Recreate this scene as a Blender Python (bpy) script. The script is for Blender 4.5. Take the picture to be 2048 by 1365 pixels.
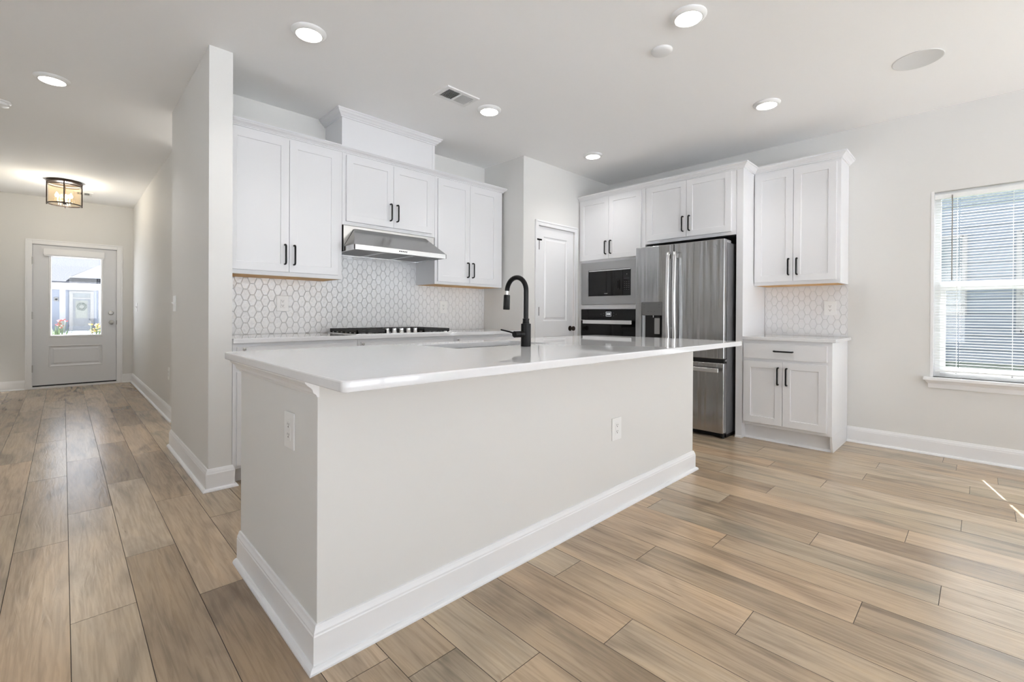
import bpy, bmesh, math, random
from mathutils import Vector, Matrix

for _o in list(bpy.data.objects):
    bpy.data.objects.remove(_o, do_unlink=True)
scn = bpy.context.scene
COL = scn.collection
rnd = random.Random(7)
PI = math.pi

# ------------------------------------------------------------------ camera
H = 1.10
YAW, PITCH, ROLL, FPX, CY = 0.797091591, -0.0033860983, 0.00529802036, 918.714279, 632.457634
fw = Vector((math.cos(YAW), math.sin(YAW), 0)); rt = Vector((math.sin(YAW), -math.cos(YAW), 0)); up = Vector((0, 0, 1))
f2 = fw * math.cos(PITCH) + up * math.sin(PITCH); u2 = -fw * math.sin(PITCH) + up * math.cos(PITCH)
r3 = rt * math.cos(ROLL) + u2 * math.sin(ROLL); u3 = -rt * math.sin(ROLL) + u2 * math.cos(ROLL)
cam_data = bpy.data.cameras.new('camera')
cam = bpy.data.objects.new('camera', cam_data); COL.objects.link(cam)
cam.matrix_world = Matrix(((r3.x, u3.x, -f2.x, 0), (r3.y, u3.y, -f2.y, 0), (r3.z, u3.z, -f2.z, H), (0, 0, 0, 1)))
cam_data.sensor_width = 36.0
cam_data.lens = FPX / 2048 * 36.0
cam_data.shift_y = (CY - 682.5) / 2048
cam_data.clip_start = 0.02; cam_data.clip_end = 300
scn.camera = cam

# ------------------------------------------------------------------ world, sun, exposure
SKY_STRENGTH = 2.4
SUN_STRENGTH = 48.0
LAMP_POWER = 2.2
EXPOSURE = 0.34
world = bpy.data.worlds.new('daylight'); scn.world = world; world.use_nodes = True
wn = world.node_tree.nodes; wl = world.node_tree.links
bg = wn['Background']
tc = wn.new('ShaderNodeTexCoord'); sep = wn.new('ShaderNodeSeparateXYZ'); ramp = wn.new('ShaderNodeValToRGB')
wl.new(tc.outputs['Generated'], sep.inputs[0]); wl.new(sep.outputs['Z'], ramp.inputs[0]); wl.new(ramp.outputs[0], bg.inputs['Color'])
ramp.color_ramp.elements[0].position = 0.0; ramp.color_ramp.elements[0].color = (1.9, 1.92, 1.93, 1)
e_ = ramp.color_ramp.elements.new(0.10); e_.color = (0.86, 0.92, 1.0, 1)
ramp.color_ramp.elements[-1].position = 0.7; ramp.color_ramp.elements[-1].color = (0.70, 0.82, 1.0, 1)
bg.inputs['Strength'].default_value = SKY_STRENGTH
sun_d = bpy.data.lights.new('sun', 'SUN'); sun_d.energy = SUN_STRENGTH; sun_d.angle = 0.009; sun_d.color = (0.97, 0.985, 1.0)
sun = bpy.data.objects.new('sun', sun_d); COL.objects.link(sun)
sun.rotation_euler = Vector((0.39, 0.095, 0.51)).to_track_quat('Z', 'Y').to_euler()
sun.location = (12, 3, 14)
vs = scn.view_settings
scn.display_settings.display_device = 'sRGB'
vs.view_transform = 'Standard'; vs.look = 'None'; vs.exposure = EXPOSURE; vs.gamma = 1.0; vs.use_curve_mapping = False
cy = scn.cycles
cy.use_denoising = True
cy.max_bounces = 10; cy.diffuse_bounces = 6; cy.glossy_bounces = 5; cy.transmission_bounces = 8; cy.transparent_max_bounces = 12
cy.sample_clamp_indirect = 6.0
cy.caustics_reflective = False; cy.caustics_refractive = False

# ------------------------------------------------------------------ materials
def mat(name, color, rough=0.5, metal=0.0, spec=0.5, bump=None, var=None, emit=None, coat=0.0, aniso=0.0):
    m = bpy.data.materials.new(name); m.use_nodes = True
    n = m.node_tree.nodes; l = m.node_tree.links; b = n['Principled BSDF']
    b.inputs['Base Color'].default_value = (*color, 1); b.inputs['Roughness'].default_value = rough
    b.inputs['Metallic'].default_value = metal; b.inputs['Specular IOR Level'].default_value = spec
    b.inputs['Coat Weight'].default_value = coat
    if aniso: b.inputs['Anisotropic'].default_value = aniso
    if emit:
        b.inputs['Emission Color'].default_value = (*emit[:3], 1); b.inputs['Emission Strength'].default_value = emit[3]
    def coords(scale):
        t = n.new('ShaderNodeTexCoord'); mp = n.new('ShaderNodeMapping'); l.new(t.outputs['Object'], mp.inputs[0])
        mp.inputs['Scale'].default_value = scale
        return mp
    if bump:      # (scale xyz, noise scale, strength, distance)
        mp = coords(bump[0]); nz = n.new('ShaderNodeTexNoise'); nz.inputs['Scale'].default_value = bump[1]; nz.inputs['Detail'].default_value = 3
        l.new(mp.outputs[0], nz.inputs['Vector'])
        bp = n.new('ShaderNodeBump'); bp.inputs['Strength'].default_value = bump[2]; bp.inputs['Distance'].default_value = bump[3]
        l.new(nz.outputs[0], bp.inputs['Height']); l.new(bp.outputs[0], b.inputs['Normal'])
    if var:       # (scale xyz, noise scale, second colour)
        mp = coords(var[0]); nz = n.new('ShaderNodeTexNoise'); nz.inputs['Scale'].default_value = var[1]; nz.inputs['Detail'].default_value = 4
        l.new(mp.outputs[0], nz.inputs['Vector'])
        rp = n.new('ShaderNodeValToRGB'); rp.color_ramp.elements[0].position = 0.35; rp.color_ramp.elements[1].position = 0.65
        rp.color_ramp.elements[0].color = (*color, 1); rp.color_ramp.elements[1].color = (*var[2], 1)
        l.new(nz.outputs[0], rp.inputs[0]); l.new(rp.outputs[0], b.inputs['Base Color'])
    return m

def glass_mat(name, tint=(1, 1, 1), gloss=0.9, rough=0.0, ior=1.45):
    m = bpy.data.materials.new(name); m.use_nodes = True
    n = m.node_tree.nodes; l = m.node_tree.links; n.remove(n['Principled BSDF'])
    t = n.new('ShaderNodeBsdfTransparent'); t.inputs[0].default_value = (*tint, 1)
    g = n.new('ShaderNodeBsdfGlossy'); g.inputs['Roughness'].default_value = rough; g.inputs['Color'].default_value = (gloss, gloss, gloss, 1)
    fr = n.new('ShaderNodeFresnel'); ge = n.new('ShaderNodeNewGeometry'); ma = n.new('ShaderNodeMath'); ma.operation = 'MULTIPLY_ADD'
    ma.inputs[1].default_value = 1 / ior - ior; ma.inputs[2].default_value = ior      # both faces of the thin pane reflect alike
    l.new(ge.outputs['Backfacing'], ma.inputs[0]); l.new(ma.outputs[0], fr.inputs[0])
    mx = n.new('ShaderNodeMixShader'); l.new(fr.outputs[0], mx.inputs[0]); l.new(t.outputs[0], mx.inputs[1]); l.new(g.outputs[0], mx.inputs[2])
    l.new(mx.outputs[0], n['Material Output'].inputs[0])
    return m

WALL = mat('warm_white_wall_paint', (0.72, 0.712, 0.69), 0.65, spec=0.3, bump=((1, 1, 1), 260, 0.05, 0.001))
CEIL = mat('ceiling_paint', (0.93, 0.93, 0.925), 0.8, spec=0.2)
TRIM = mat('white_semigloss_trim', (0.84, 0.84, 0.845), 0.35)
CAB = mat('white_cabinet_paint', (0.755, 0.755, 0.765), 0.38)
DOORW = mat('white_door_paint', (0.72, 0.725, 0.74), 0.4)
PLASTIC = mat('white_plastic', (0.82, 0.82, 0.81), 0.3)
SLOT = mat('dark_slot', (0.05, 0.05, 0.05), 0.6)
QUARTZ = mat('white_quartz', (0.765, 0.765, 0.775), 0.035, spec=0.75, var=((1, 1, 1), 60, (0.75, 0.75, 0.76)))
STEEL = mat('brushed_stainless', (0.43, 0.43, 0.43), 0.20, 1.0, bump=((4.0, 4.0, 0.18), 1.0, 0.75, 0.06))
STEELH = mat('brushed_stainless_hood', (0.42, 0.42, 0.415), 0.26, 1.0, bump=((1.5, 1, 90), 3.0, 0.06, 0.005))
CHROME = mat('satin_steel', (0.78, 0.78, 0.78), 0.22, 1.0)
PAINTSTEEL = mat('painted_steel_grey', (0.33, 0.33, 0.33), 0.4, 0.3)
DARKCASE = mat('dark_grey_case', (0.10, 0.10, 0.105), 0.45)
BLACK = mat('black_metal', (0.006, 0.006, 0.006), 0.34, spec=0.16)
BLACKGL = mat('black_glass', (0.006, 0.006, 0.006), 0.06, spec=0.22)
BLACKPL = mat('black_plastic', (0.01, 0.01, 0.01), 0.4, spec=0.3)
IRON = mat('cast_iron', (0.015, 0.015, 0.015), 0.55, bump=((1, 1, 1), 400, 0.1, 0.001))
BRONZE = mat('oil_rubbed_bronze', (0.035, 0.022, 0.015), 0.4, 0.6)
WOODRAW = mat('raw_maple_underside', (0.62, 0.36, 0.13), 0.6, var=((1, 20, 1), 4, (0.50, 0.28, 0.09)))
LENS = mat('lit_lens', (0.9, 0.9, 0.88), 0.5, emit=(1.0, 0.95, 0.86, 9.0))
FLAME = mat('lit_bulb', (1, 0.9, 0.7), 0.4, emit=(1.0, 0.84, 0.60, 9.0))
DISP = mat('lit_display', (0.1, 0.1, 0.1), 0.4, emit=(0.9, 0.95, 1.0, 0.32))
DISPD = mat('lit_digits', (0.1, 0.1, 0.1), 0.4, emit=(0.95, 0.98, 1.0, 0.55))
LEGEND = mat('grey_legend_print', (0.12, 0.12, 0.12), 0.5)
LEGENDW = mat('pale_legend_print', (0.6, 0.6, 0.6), 0.4)
GLASS = glass_mat('window_glass')
SHADE = glass_mat('lantern_glass', (1.0, 0.90, 0.74), 0.9, 0.02)
_n = SHADE.node_tree.nodes; _l = SHADE.node_tree.links
_t = _n.new('ShaderNodeBsdfTranslucent'); _t.inputs[0].default_value = (1.0, 0.74, 0.45, 1)
_m = _n.new('ShaderNodeMixShader'); _m.inputs[0].default_value = 0.022
_o = _n['Material Output']; _src = _o.inputs[0].links[0].from_socket
_l.new(_src, _m.inputs[1]); _l.new(_t.outputs[0], _m.inputs[2]); _l.new(_m.outputs[0], _o.inputs[0])
GROUT = mat('pale_grout', (0.60, 0.60, 0.60), 0.8)
TILE = mat('glossy_white_tile', (0.84, 0.84, 0.845), 0.06, spec=0.95, bump=((1, 1, 1), 30, 0.6, 0.012))
TILE2 = mat('satin_white_tile', (0.78, 0.78, 0.785), 0.22, spec=0.5, bump=((1, 1, 1), 34, 0.15, 0.01))
BLIND = mat('white_blind_slat', (0.86, 0.87, 0.86), 0.5)
VINYL = mat('white_vinyl_frame', (0.86, 0.86, 0.86), 0.4)
WAND = mat('smoky_wand', (0.16, 0.14, 0.12), 0.3)
SIDING = mat('blue_grey_siding', (0.19, 0.21, 0.25), 0.7)
SIDING2 = mat('grey_siding', (0.12, 0.14, 0.165), 0.7)
ROOFM = mat('pale_shingle_roof', (0.028, 0.030, 0.036), 0.9, var=((1, 1, 1), 5, (0.028, 0.030, 0.035)), bump=((1, 1, 1), 12, 0.5, 0.03))
OUTW = mat('exterior_white_trim', (0.17, 0.17, 0.168), 0.6)
OUTGL = mat('exterior_dark_glass', (0.10, 0.12, 0.13), 0.1)
OUTDOOR = mat('slate_door_paint', (0.065, 0.08, 0.10), 0.5)
CONC = mat('concrete', (0.55, 0.55, 0.55), 0.9)
GRASS = mat('lawn', (0.032, 0.05, 0.022), 0.9, var=((1, 1, 1), 14, (0.045, 0.062, 0.03)))
LEAF = mat('green_leaf', (0.035, 0.065, 0.018), 0.6)
REDP = mat('red_petal', (0.25, 0.035, 0.035), 0.6)
YELP = mat('yellow_petal', (0.32, 0.22, 0.03), 0.6)
POT = mat('white_glazed_pot', (0.2, 0.2, 0.21), 0.4)
WREATHM = mat('grey_green_wreath', (0.05, 0.07, 0.06), 0.8)
BRASSG = mat('brushed_nickel', (0.50, 0.49, 0.47), 0.3, 1.0)
CREAM = mat('candle_sleeve', (0.75, 0.66, 0.48), 0.5)

def floor_mat():
    m = bpy.data.materials.new('wood_plank_floor'); m.use_nodes = True
    n = m.node_tree.nodes; l = m.node_tree.links; b = n['Principled BSDF']
    at = n.new('ShaderNodeAttribute'); at.attribute_name = 'plank'; at.attribute_type = 'GEOMETRY'
    tcn = n.new('ShaderNodeTexCoord')
    off = n.new('ShaderNodeVectorMath'); off.operation = 'SCALE'; off.inputs['Scale'].default_value = 37.0
    l.new(at.outputs['Color'], off.inputs[0])
    add = n.new('ShaderNodeVectorMath'); add.operation = 'ADD'
    l.new(tcn.outputs['Object'], add.inputs[0]); l.new(off.outputs[0], add.inputs[1])
    def noise(scale, ns, detail, dist=0.0):
        mp = n.new('ShaderNodeMapping'); mp.inputs['Scale'].default_value = scale; l.new(add.outputs[0], mp.inputs[0])
        nz = n.new('ShaderNodeTexNoise'); nz.inputs['Scale'].default_value = ns; nz.inputs['Detail'].default_value = detail
        nz.inputs['Distortion'].default_value = dist; l.new(mp.outputs[0], nz.inputs['Vector'])
        return nz
    def ramp_(src, stops):
        r = n.new('ShaderNodeValToRGB'); e = r.color_ramp.elements
        e[0].position, e[0].color = stops[0][0], (*stops[0][1], 1); e[1].position, e[1].color = stops[-1][0], (*stops[-1][1], 1)
        for p, c in stops[1:-1]:
            x = e.new(p); x.color = (*c, 1)
        l.new(src, r.inputs[0]); return r
    sepc = n.new('ShaderNodeSeparateColor'); l.new(at.outputs['Color'], sepc.inputs[0])
    base = ramp_(sepc.outputs[0], [(0.0, (0.285, 0.208, 0.138)), (0.25, (0.385, 0.295, 0.203)), (0.5, (0.455, 0.365, 0.265)), (0.7, (0.365, 0.295, 0.212)), (0.85, (0.44, 0.318, 0.208)), (1.0, (0.485, 0.395, 0.295))])
    broad = noise((7, 1.3, 1), 1.0, 3, 1.2)
    rb = ramp_(broad.outputs[0], [(0.30, (0.64, 0.63, 0.62)), (0.50, (0.98, 0.97, 0.96)), (0.75, (1.14, 1.10, 1.03))])
    fine = noise((75, 4.0, 1), 1.0, 4, 0.8)
    rf = ramp_(fine.outputs[0], [(0.28, (0.78, 0.77, 0.76)), (0.60, (1.06, 1.06, 1.06))])
    crack = noise((20, 3.2, 1), 1.0, 2, 1.8)
    rc = ramp_(crack.outputs[0], [(0.0, (0.45, 0.42, 0.40)), (0.20, (0.60, 0.56, 0.53)), (0.28, (1, 1, 1))])
    def mul(a, c):
        mx = n.new('ShaderNodeMix'); mx.data_type = 'RGBA'; mx.blend_type = 'MULTIPLY'; mx.inputs['Factor'].default_value = 1.0
        l.new(a, mx.inputs[6]); l.new(c, mx.inputs[7]); return mx.outputs[2]
    c = mul(mul(mul(base.outputs[0], rb.outputs[0]), rf.outputs[0]), rc.outputs[0])
    l.new(c, b.inputs['Base Color'])
    b.inputs['Roughness'].default_value = 0.25; b.inputs['Specular IOR Level'].default_value = 0.5
    wavy = noise((26, 2.6, 1), 1.0, 2, 2.5)
    bp = n.new('ShaderNodeBump'); bp.inputs['Strength'].default_value = 0.16; bp.inputs['Distance'].default_value = 0.004
    l.new(wavy.outputs[0], bp.inputs['Height']); l.new(bp.outputs[0], b.inputs['Normal'])
    return m
FLOOR = floor_mat()
GROOVE = mat('dark_plank_groove', (0.05, 0.035, 0.022), 0.8)

# ------------------------------------------------------------------ mesh helper
def FY(yf):   # face of a wall that looks towards -Y: (u, v, w) -> world
    return lambda u, v, w: (u, yf - w, v)
def FX(xf):   # face that looks towards -X
    return lambda u, v, w: (xf - w, u, v)
def FZ(zf):   # hangs from the ceiling
    return lambda u, v, w: (u, v, zf - w)
def FYB(yf):  # face that looks towards +Y
    return lambda u, v, w: (u, yf + w, v)

def flat_big(me, lim=0.004):      # large flat faces keep their own normal
    me.polygons.foreach_set('use_smooth', [p.use_smooth and p.area < lim for p in me.polygons]); me.update()

class G:
    def __init__(s): s.v = []; s.f = []; s.mi = []; s.cur = 0
    def add(s, vs, fs):
        o = len(s.v); s.v += [tuple(p) for p in vs]; s.f += [tuple(i + o for i in f) for f in fs]; s.mi += [s.cur] * len(fs); return s
    def box(s, x0, x1, y0, y1, z0, z1):
        return s.add([(x0, y0, z0), (x1, y0, z0), (x1, y1, z0), (x0, y1, z0), (x0, y0, z1), (x1, y0, z1), (x1, y1, z1), (x0, y1, z1)],
                     [(3, 2, 1, 0), (4, 5, 6, 7), (0, 1, 5, 4), (1, 2, 6, 5), (2, 3, 7, 6), (3, 0, 4, 7)])
    def fbox(s, F, u0, u1, v0, v1, w0, w1):
        a = F(u0, v0, w0); b = F(u1, v1, w1)
        return s.box(min(a[0], b[0]), max(a[0], b[0]), min(a[1], b[1]), max(a[1], b[1]), min(a[2], b[2]), max(a[2], b[2]))
    def prism(s, poly, vec):
        n = len(poly); vec = Vector(vec)
        a = [Vector(p) for p in poly]; b = [p + vec for p in a]
        return s.add(a + b, [tuple(range(n))[::-1], tuple(range(n, 2 * n))] + [(i, (i + 1) % n, n + (i + 1) % n, n + i) for i in range(n)])
    def ring(s, outer, inner):   # two loops of equal length joined by quads
        n = len(outer)
        return s.add(list(outer) + list(inner), [(i, (i + 1) % n, n + (i + 1) % n, n + i) for i in range(n)])
    def face(s, pts): return s.add(pts, [tuple(range(len(pts)))])
    def cyl(s, p0, p1, r0, r1=None, n=20, caps=True):
        r1 = r0 if r1 is None else r1
        p0 = Vector(p0); p1 = Vector(p1); d = (p1 - p0).normalized()
        a = d.orthogonal().normalized(); b = d.cross(a)
        A = [p0 + (a * math.cos(t) + b * math.sin(t)) * r0 for t in [2 * PI * i / n for i in range(n)]]
        B = [p1 + (a * math.cos(t) + b * math.sin(t)) * r1 for t in [2 * PI * i / n for i in range(n)]]
        fs = [(i, (i + 1) % n, n + (i + 1) % n, n + i) for i in range(n)]
        if caps: fs += [tuple(range(n))[::-1], tuple(range(n, 2 * n))]
        return s.add(A + B, fs)
    def lathe(s, prof, c, axis=(0, 0, 1), n=32, close=False):
        c = Vector(c); d = Vector(axis).normalized(); a = d.orthogonal().normalized(); b = d.cross(a)
        vs = []; fs = []
        for r, h in prof:
            for i in range(n):
                t = 2 * PI * i / n; vs.append(c + d * h + (a * math.cos(t) + b * math.sin(t)) * max(r, 1e-5))
        m = len(prof)
        for k in range(m if close else m - 1):
            k2 = (k + 1) % m
            for i in range(n):
                fs.append((k * n + i, k * n + (i + 1) % n, k2 * n + (i + 1) % n, k2 * n + i))
        if not close:
            fs += [tuple(range(n))[::-1], tuple((m - 1) * n + i for i in range(n))]
        return s.add(vs, fs)
    def tube(s, pts, r, n=12, flat=None):
        pts = [Vector(p) for p in pts]; m = len(pts); vs = []; fs = []
        prev = None
        for k, p in enumerate(pts):
            if k == 0: d = (pts[1] - p)
            elif k == m - 1: d = (p - pts[k - 1])
            else: d = (pts[k + 1] - p).normalized() + (p - pts[k - 1]).normalized()
            d.normalize()
            if prev is None: a = d.orthogonal().normalized()
            else: a = (prev - d * prev.dot(d)).normalized()
            prev = a; b = d.cross(a)
            rr = r[k] if isinstance(r, (list, tuple)) else r
            for i in range(n):
                t = 2 * PI * i / n; vs.append(p + (a * math.cos(t) + b * math.sin(t)) * rr)
        for k in range(m - 1):
            for i in range(n):
                fs.append((k * n + i, k * n + (i + 1) % n, (k + 1) * n + (i + 1) % n, (k + 1) * n + i))
        fs += [tuple(range(n))[::-1], tuple((m - 1) * n + i for i in range(n))]
        return s.add(vs, fs)
    def sweep(s, path, prof, closed_prof=True):
        """path: list of (x, y, nx, ny) corners, nx, ny the offset of one unit of 'out' at that corner; prof: (out, z)"""
        m = len(prof); vs = []; fs = []
        for x, y, nx, ny in path:
            for o, z in prof: vs.append((x + nx * o, y + ny * o, z))
        for k in range(len(path) - 1):
            for i in range(m if closed_prof else m - 1):
                j = (i + 1) % m
                fs.append((k * m + i, k * m + j, (k + 1) * m + j, (k + 1) * m + i))
        fs += [tuple(range(m))[::-1], tuple((len(path) - 1) * m + i for i in range(m))]
        return s.add(vs, fs)
    def build(s, name, material, parent=None, bevel=0.0, seg=2, angle=38, recalc=True, label=None):
        me = bpy.data.meshes.new(name)
        o0 = Vector(parent['_o']) if parent is not None and '_o' in parent else Vector((0, 0, 0))
        vs = [tuple(Vector(p) - o0) for p in s.v]
        base = (0, 0, 0)
        me.from_pydata(vs, [], s.f)
        mats = material if isinstance(material, (list, tuple)) else [material]
        for m in mats: me.materials.append(m)
        if len(mats) > 1: me.polygons.foreach_set('material_index', s.mi)
        if recalc:
            bm = bmesh.new(); bm.from_mesh(me); bmesh.ops.recalc_face_normals(bm, faces=bm.faces); bm.to_mesh(me); bm.free()
        me.polygons.foreach_set('use_smooth', [True] * len(me.polygons))
        me.set_sharp_from_angle(angle=math.radians(angle))
        me.update()
        flat_big(me)
        o = bpy.data.objects.new(name, me); COL.objects.link(o)
        if parent is not None:
            o.parent = parent; o['_o'] = list(o0)
        if bevel:
            b = o.modifiers.new('edge', 'BEVEL'); b.width = bevel; b.segments = seg; b.limit_method = 'ANGLE'; b.angle_limit = math.radians(40)
            b.harden_normals = True
        if label: o['label'] = label
        return o

def thing(name, loc, label, cat, group=None):
    o = bpy.data.objects.new(name, None); COL.objects.link(o); o.location = loc; o['_o'] = list(loc)
    o.empty_display_size = 0.05
    o['label'] = label; o['category'] = cat
    if group: o['group'] = group
    return o
def tag(o, label, cat, group=None, kind=None):
    o['label'] = label; o['category'] = cat
    if group: o['group'] = group
    if kind: o['kind'] = kind
    return o
def struct(o):
    o['kind'] = 'structure'; return o
def sroot(name, loc):
    o = bpy.data.objects.new(name, None); COL.objects.link(o); o.location = loc; o['_o'] = list(loc); o['kind'] = 'structure'; return o
def dup(root, loc, label, group=None):
    r = root.copy(); COL.objects.link(r); r.location = loc; r['label'] = label
    if group: r['group'] = group
    for ch in list(root.children):
        c = ch.copy(); COL.objects.link(c); c.parent = r
        for g in list(ch.children):
            d = g.copy(); COL.objects.link(d); d.parent = c
    return r

def rrect(F, u0, u1, v0, v1, w, r=0.0, n=5):
    if r <= 0: return [F(u0, v0, w), F(u1, v0, w), F(u1, v1, w), F(u0, v1, w)]
    out = []
    for cu, cv, a0 in ((u0 + r, v0 + r, PI), (u1 - r, v0 + r, 1.5 * PI), (u1 - r, v1 - r, 0), (u0 + r, v1 - r, 0.5 * PI)):
        for i in range(n):
            a = a0 + 0.5 * PI * i / (n - 1); out.append(F(cu + r * math.cos(a), cv + r * math.sin(a), w))
    return out

# ------------------------------------------------------------------ floor
PW, X0P, PL = 0.182, 0.019, 1.22
JOINT = {-2: 3.677, -1: 3.07, 0: 2.235, 1: 2.676, 2: 2.127, 3: 2.89, 5: 1.00, 7: 0.877, 8: 1.248, 9: 0.588, 10: 1.079, 11: 0.316, 12: 0.888, 13: 0.11, 14: 0.574,
         15: 1.075, 16: 0.257, 17: 0.93, 18: 0.07, 19: 0.72, 20: -0.135, 21: 0.557, 22: 0.049, 24: -0.08}
YA, YB = -4.0, 9.55
def make_floor():
    vs = []; fs = []; mi = []; pl = []
    def quad(p, m, c):
        o = len(vs); vs.extend(p); fs.append((o, o + 1, o + 2, o + 3)); mi.append(m); pl.append(c)
    g, d = 0.0011, 0.0016
    for k in range(-18, 28):
        x0, x1 = X0P + k * PW, X0P + (k + 1) * PW
        j = JOINT.get(k, rnd.uniform(0, PL))
        ys = [YA]; y = j - math.ceil((j - YA) / PL) * PL
        while y < YB:
            if y > YA + 0.05: ys.append(y)
            y += PL
        if k == 3:
            ys = [q for q in ys if q > 2 or q < 0.5] + [1.319]; ys.sort()
        ys.append(YB)
        for a, b in zip(ys[:-1], ys[1:]):
            c = (rnd.random(), rnd.random(), rnd.random())
            T = [(x0 + g, a + g, 0), (x1 - g, a + g, 0), (x1 - g, b - g, 0), (x0 + g, b - g, 0)]
            B = [(x0, a, -d), (x1, a, -d), (x1, b, -d), (x0, b, -d)]
            quad(T, 0, c)
            for i in range(4):
                e = (i + 1) % 4; quad([B[i], B[e], T[e], T[i]], 1, c)
    me = bpy.data.meshes.new('floor'); me.from_pydata(vs, [], fs)
    me.materials.append(FLOOR); me.materials.append(GROOVE); me.polygons.foreach_set('material_index', mi)
    a = me.attributes.new('plank', 'FLOAT_COLOR', 'FACE')
    for i, c in enumerate(pl): a.data[i].color = (*c, 1)
    me.update()
    o = bpy.data.objects.new('floor', me); COL.objects.link(o); return struct(o)
make_floor()
struct(G().box(-3.35, 5.15, YA - 0.15, YB, -0.12, -0.0017).build('floor_slab', CONC))

# ------------------------------------------------------------------ walls and ceiling
CZ = 2.75
XR = 4.96      # right wall
YK = 3.95      # cooktop wall
YP = 3.33      # pantry wall
XJ = 3.412     # jog between the two
struct(G().box(-3.35, 5.15, YA - 0.15, 9.6, CZ, CZ + 0.15).build('ceiling', CEIL))
def wall(name, *boxes):
    g = G()
    for b in boxes: g.box(*b)
    return struct(g.build(name, WALL))
wall('wall_back', (0.768, XJ, YK, YK + 0.12, 0, CZ))
wall('wall_jog', (XJ, XJ + 0.11, YP, YK + 0.12, 0, CZ))
PD0, PD1, PDT = 3.64, 4.262, 2.06      # pantry door opening
wall('wall_pantry', (XJ + 0.11, PD0, YP, YP + 0.11, 0, CZ), (PD1, XR, YP, YP + 0.11, 0, CZ), (PD0, PD1, YP, YP + 0.11, PDT, CZ))
wall('wall_wing', (0.64, 0.768, YP, 4.68, 0, CZ))
wall('wall_hall_right', (0.79, 0.91, 5.65, 9.42, 0, CZ), (0.91, 2.3, 5.65, 5.77, 0, CZ))
wall('wall_side_hall', (0.768, 2.3, 4.56, 4.68, 0, CZ), (2.3, 2.42, 4.56, 5.77, 0, CZ))
FD0, FD1, FDT, YD = -0.318, 0.597, 2.07, 9.42
wall('wall_hall_end', (-0.87, FD0, YD, YD + 0.13, 0, CZ), (FD1, 0.91, YD, YD + 0.13, 0, CZ), (FD0, FD1, YD, YD + 0.13, FDT, CZ))
wall('wall_hall_left', (-0.87, -0.75, 4.4, YD, 0, CZ))
wall('wall_living_north', (-3.2, -0.87, 4.4, 4.52, 0, CZ))
ADDED_LW = [(0.2, 1.7)]  # opening added in the left wall to light the island end and wing
lb = []; ys_ = YA
for a, b in ADDED_LW:
    lb += [(-3.32, -3.2, ys_, a, 0, CZ), (-3.32, -3.2, a, b, 0, 0.5), (-3.32, -3.2, a, b, 2.2, CZ)]; ys_ = b
wall('wall_left', *(lb + [(-3.32, -3.2, ys_, 4.52, 0, CZ)]))
# right wall with the blind window and an unseen second window added nearer the rear for daylight
W1a, W1b, W1z0, W1z1 = -0.93, 0.276, 0.62, 2.09
W2a, W2b = -2.75, -1.45
wall('wall_right', (XR, XR + 0.14, 0.276, YP + 0.11, 0, CZ), (XR, XR + 0.14, W1a, W1b, 0, W1z0), (XR, XR + 0.14, W1a, W1b, W1z1, CZ),
     (XR, XR + 0.14, W2b, W1a, 0, CZ), (XR, XR + 0.14, W2a, W2b, 0, W1z0), (XR, XR + 0.14, W2a, W2b, W1z1, CZ), (XR, XR + 0.14, YA, W2a, 0, CZ))
RW = [(-2.9, -0.5, 0.0, 2.45), (0.1, 2.5, 0.0, 2.45), (2.7, 4.85, 0.0, 2.45)]
bx = []; xs = -3.32
for a, b, z0, z1 in RW:
    bx.append((xs, a, YA - 0.14, YA, 0, CZ)); xs = b
    if z0 > 0: bx.append((a, b, YA - 0.14, YA, 0, z0))
    bx.append((a, b, YA - 0.14, YA, z1, CZ))
bx.append((xs, 5.10, YA - 0.14, YA, 0, CZ))
wall('wall_rear', *bx)

# ------------------------------------------------------------------ baseboards
BP = [(0, 0), (0.032, 0), (0.0315, 0.006), (0.028, 0.012), (0.022, 0.0165), (0.0155, 0.018), (0.0155, 0.104), (0.0135, 0.108), (0.0135, 0.114), (0.009, 0.124), (0.006, 0.133), (0, 0.134)]
def base(name, path, prof=BP, m=TRIM, parent=None, label=None):
    o = G().sweep(path, prof).build(name, m, parent, label=label, angle=30)
    if parent is None: struct(o)
    return o
base('baseboard_right', [(XR, 0.828, -1, 0), (XR, YA, -1, 0)])
base('baseboard_wing', [(0.64, 4.68, -1, 0), (0.64, YP, -1, -1), (0.768, YP, 1, -1), (0.768, YP + 0.028, 1, 0)])
base('baseboard_hall_right', [(0.79, YD, -1, 0), (0.79, 5.65, -1, 0)])
base('baseboard_hall_end_right', [(0.664, YD, 0, -1), (0.79, YD, 0, -1)])
base('baseboard_hall_end_left', [(-0.75, YD, 0, -1), (-0.386, YD, 0, -1)])
base('baseboard_hall_left', [(-0.75, 4.4, 1, 0), (-0.75, YD, 1, 0)])
base('baseboard_left', [(-3.2, YA, 1, 0), (-3.2, 4.4, 1, 0)])

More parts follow.
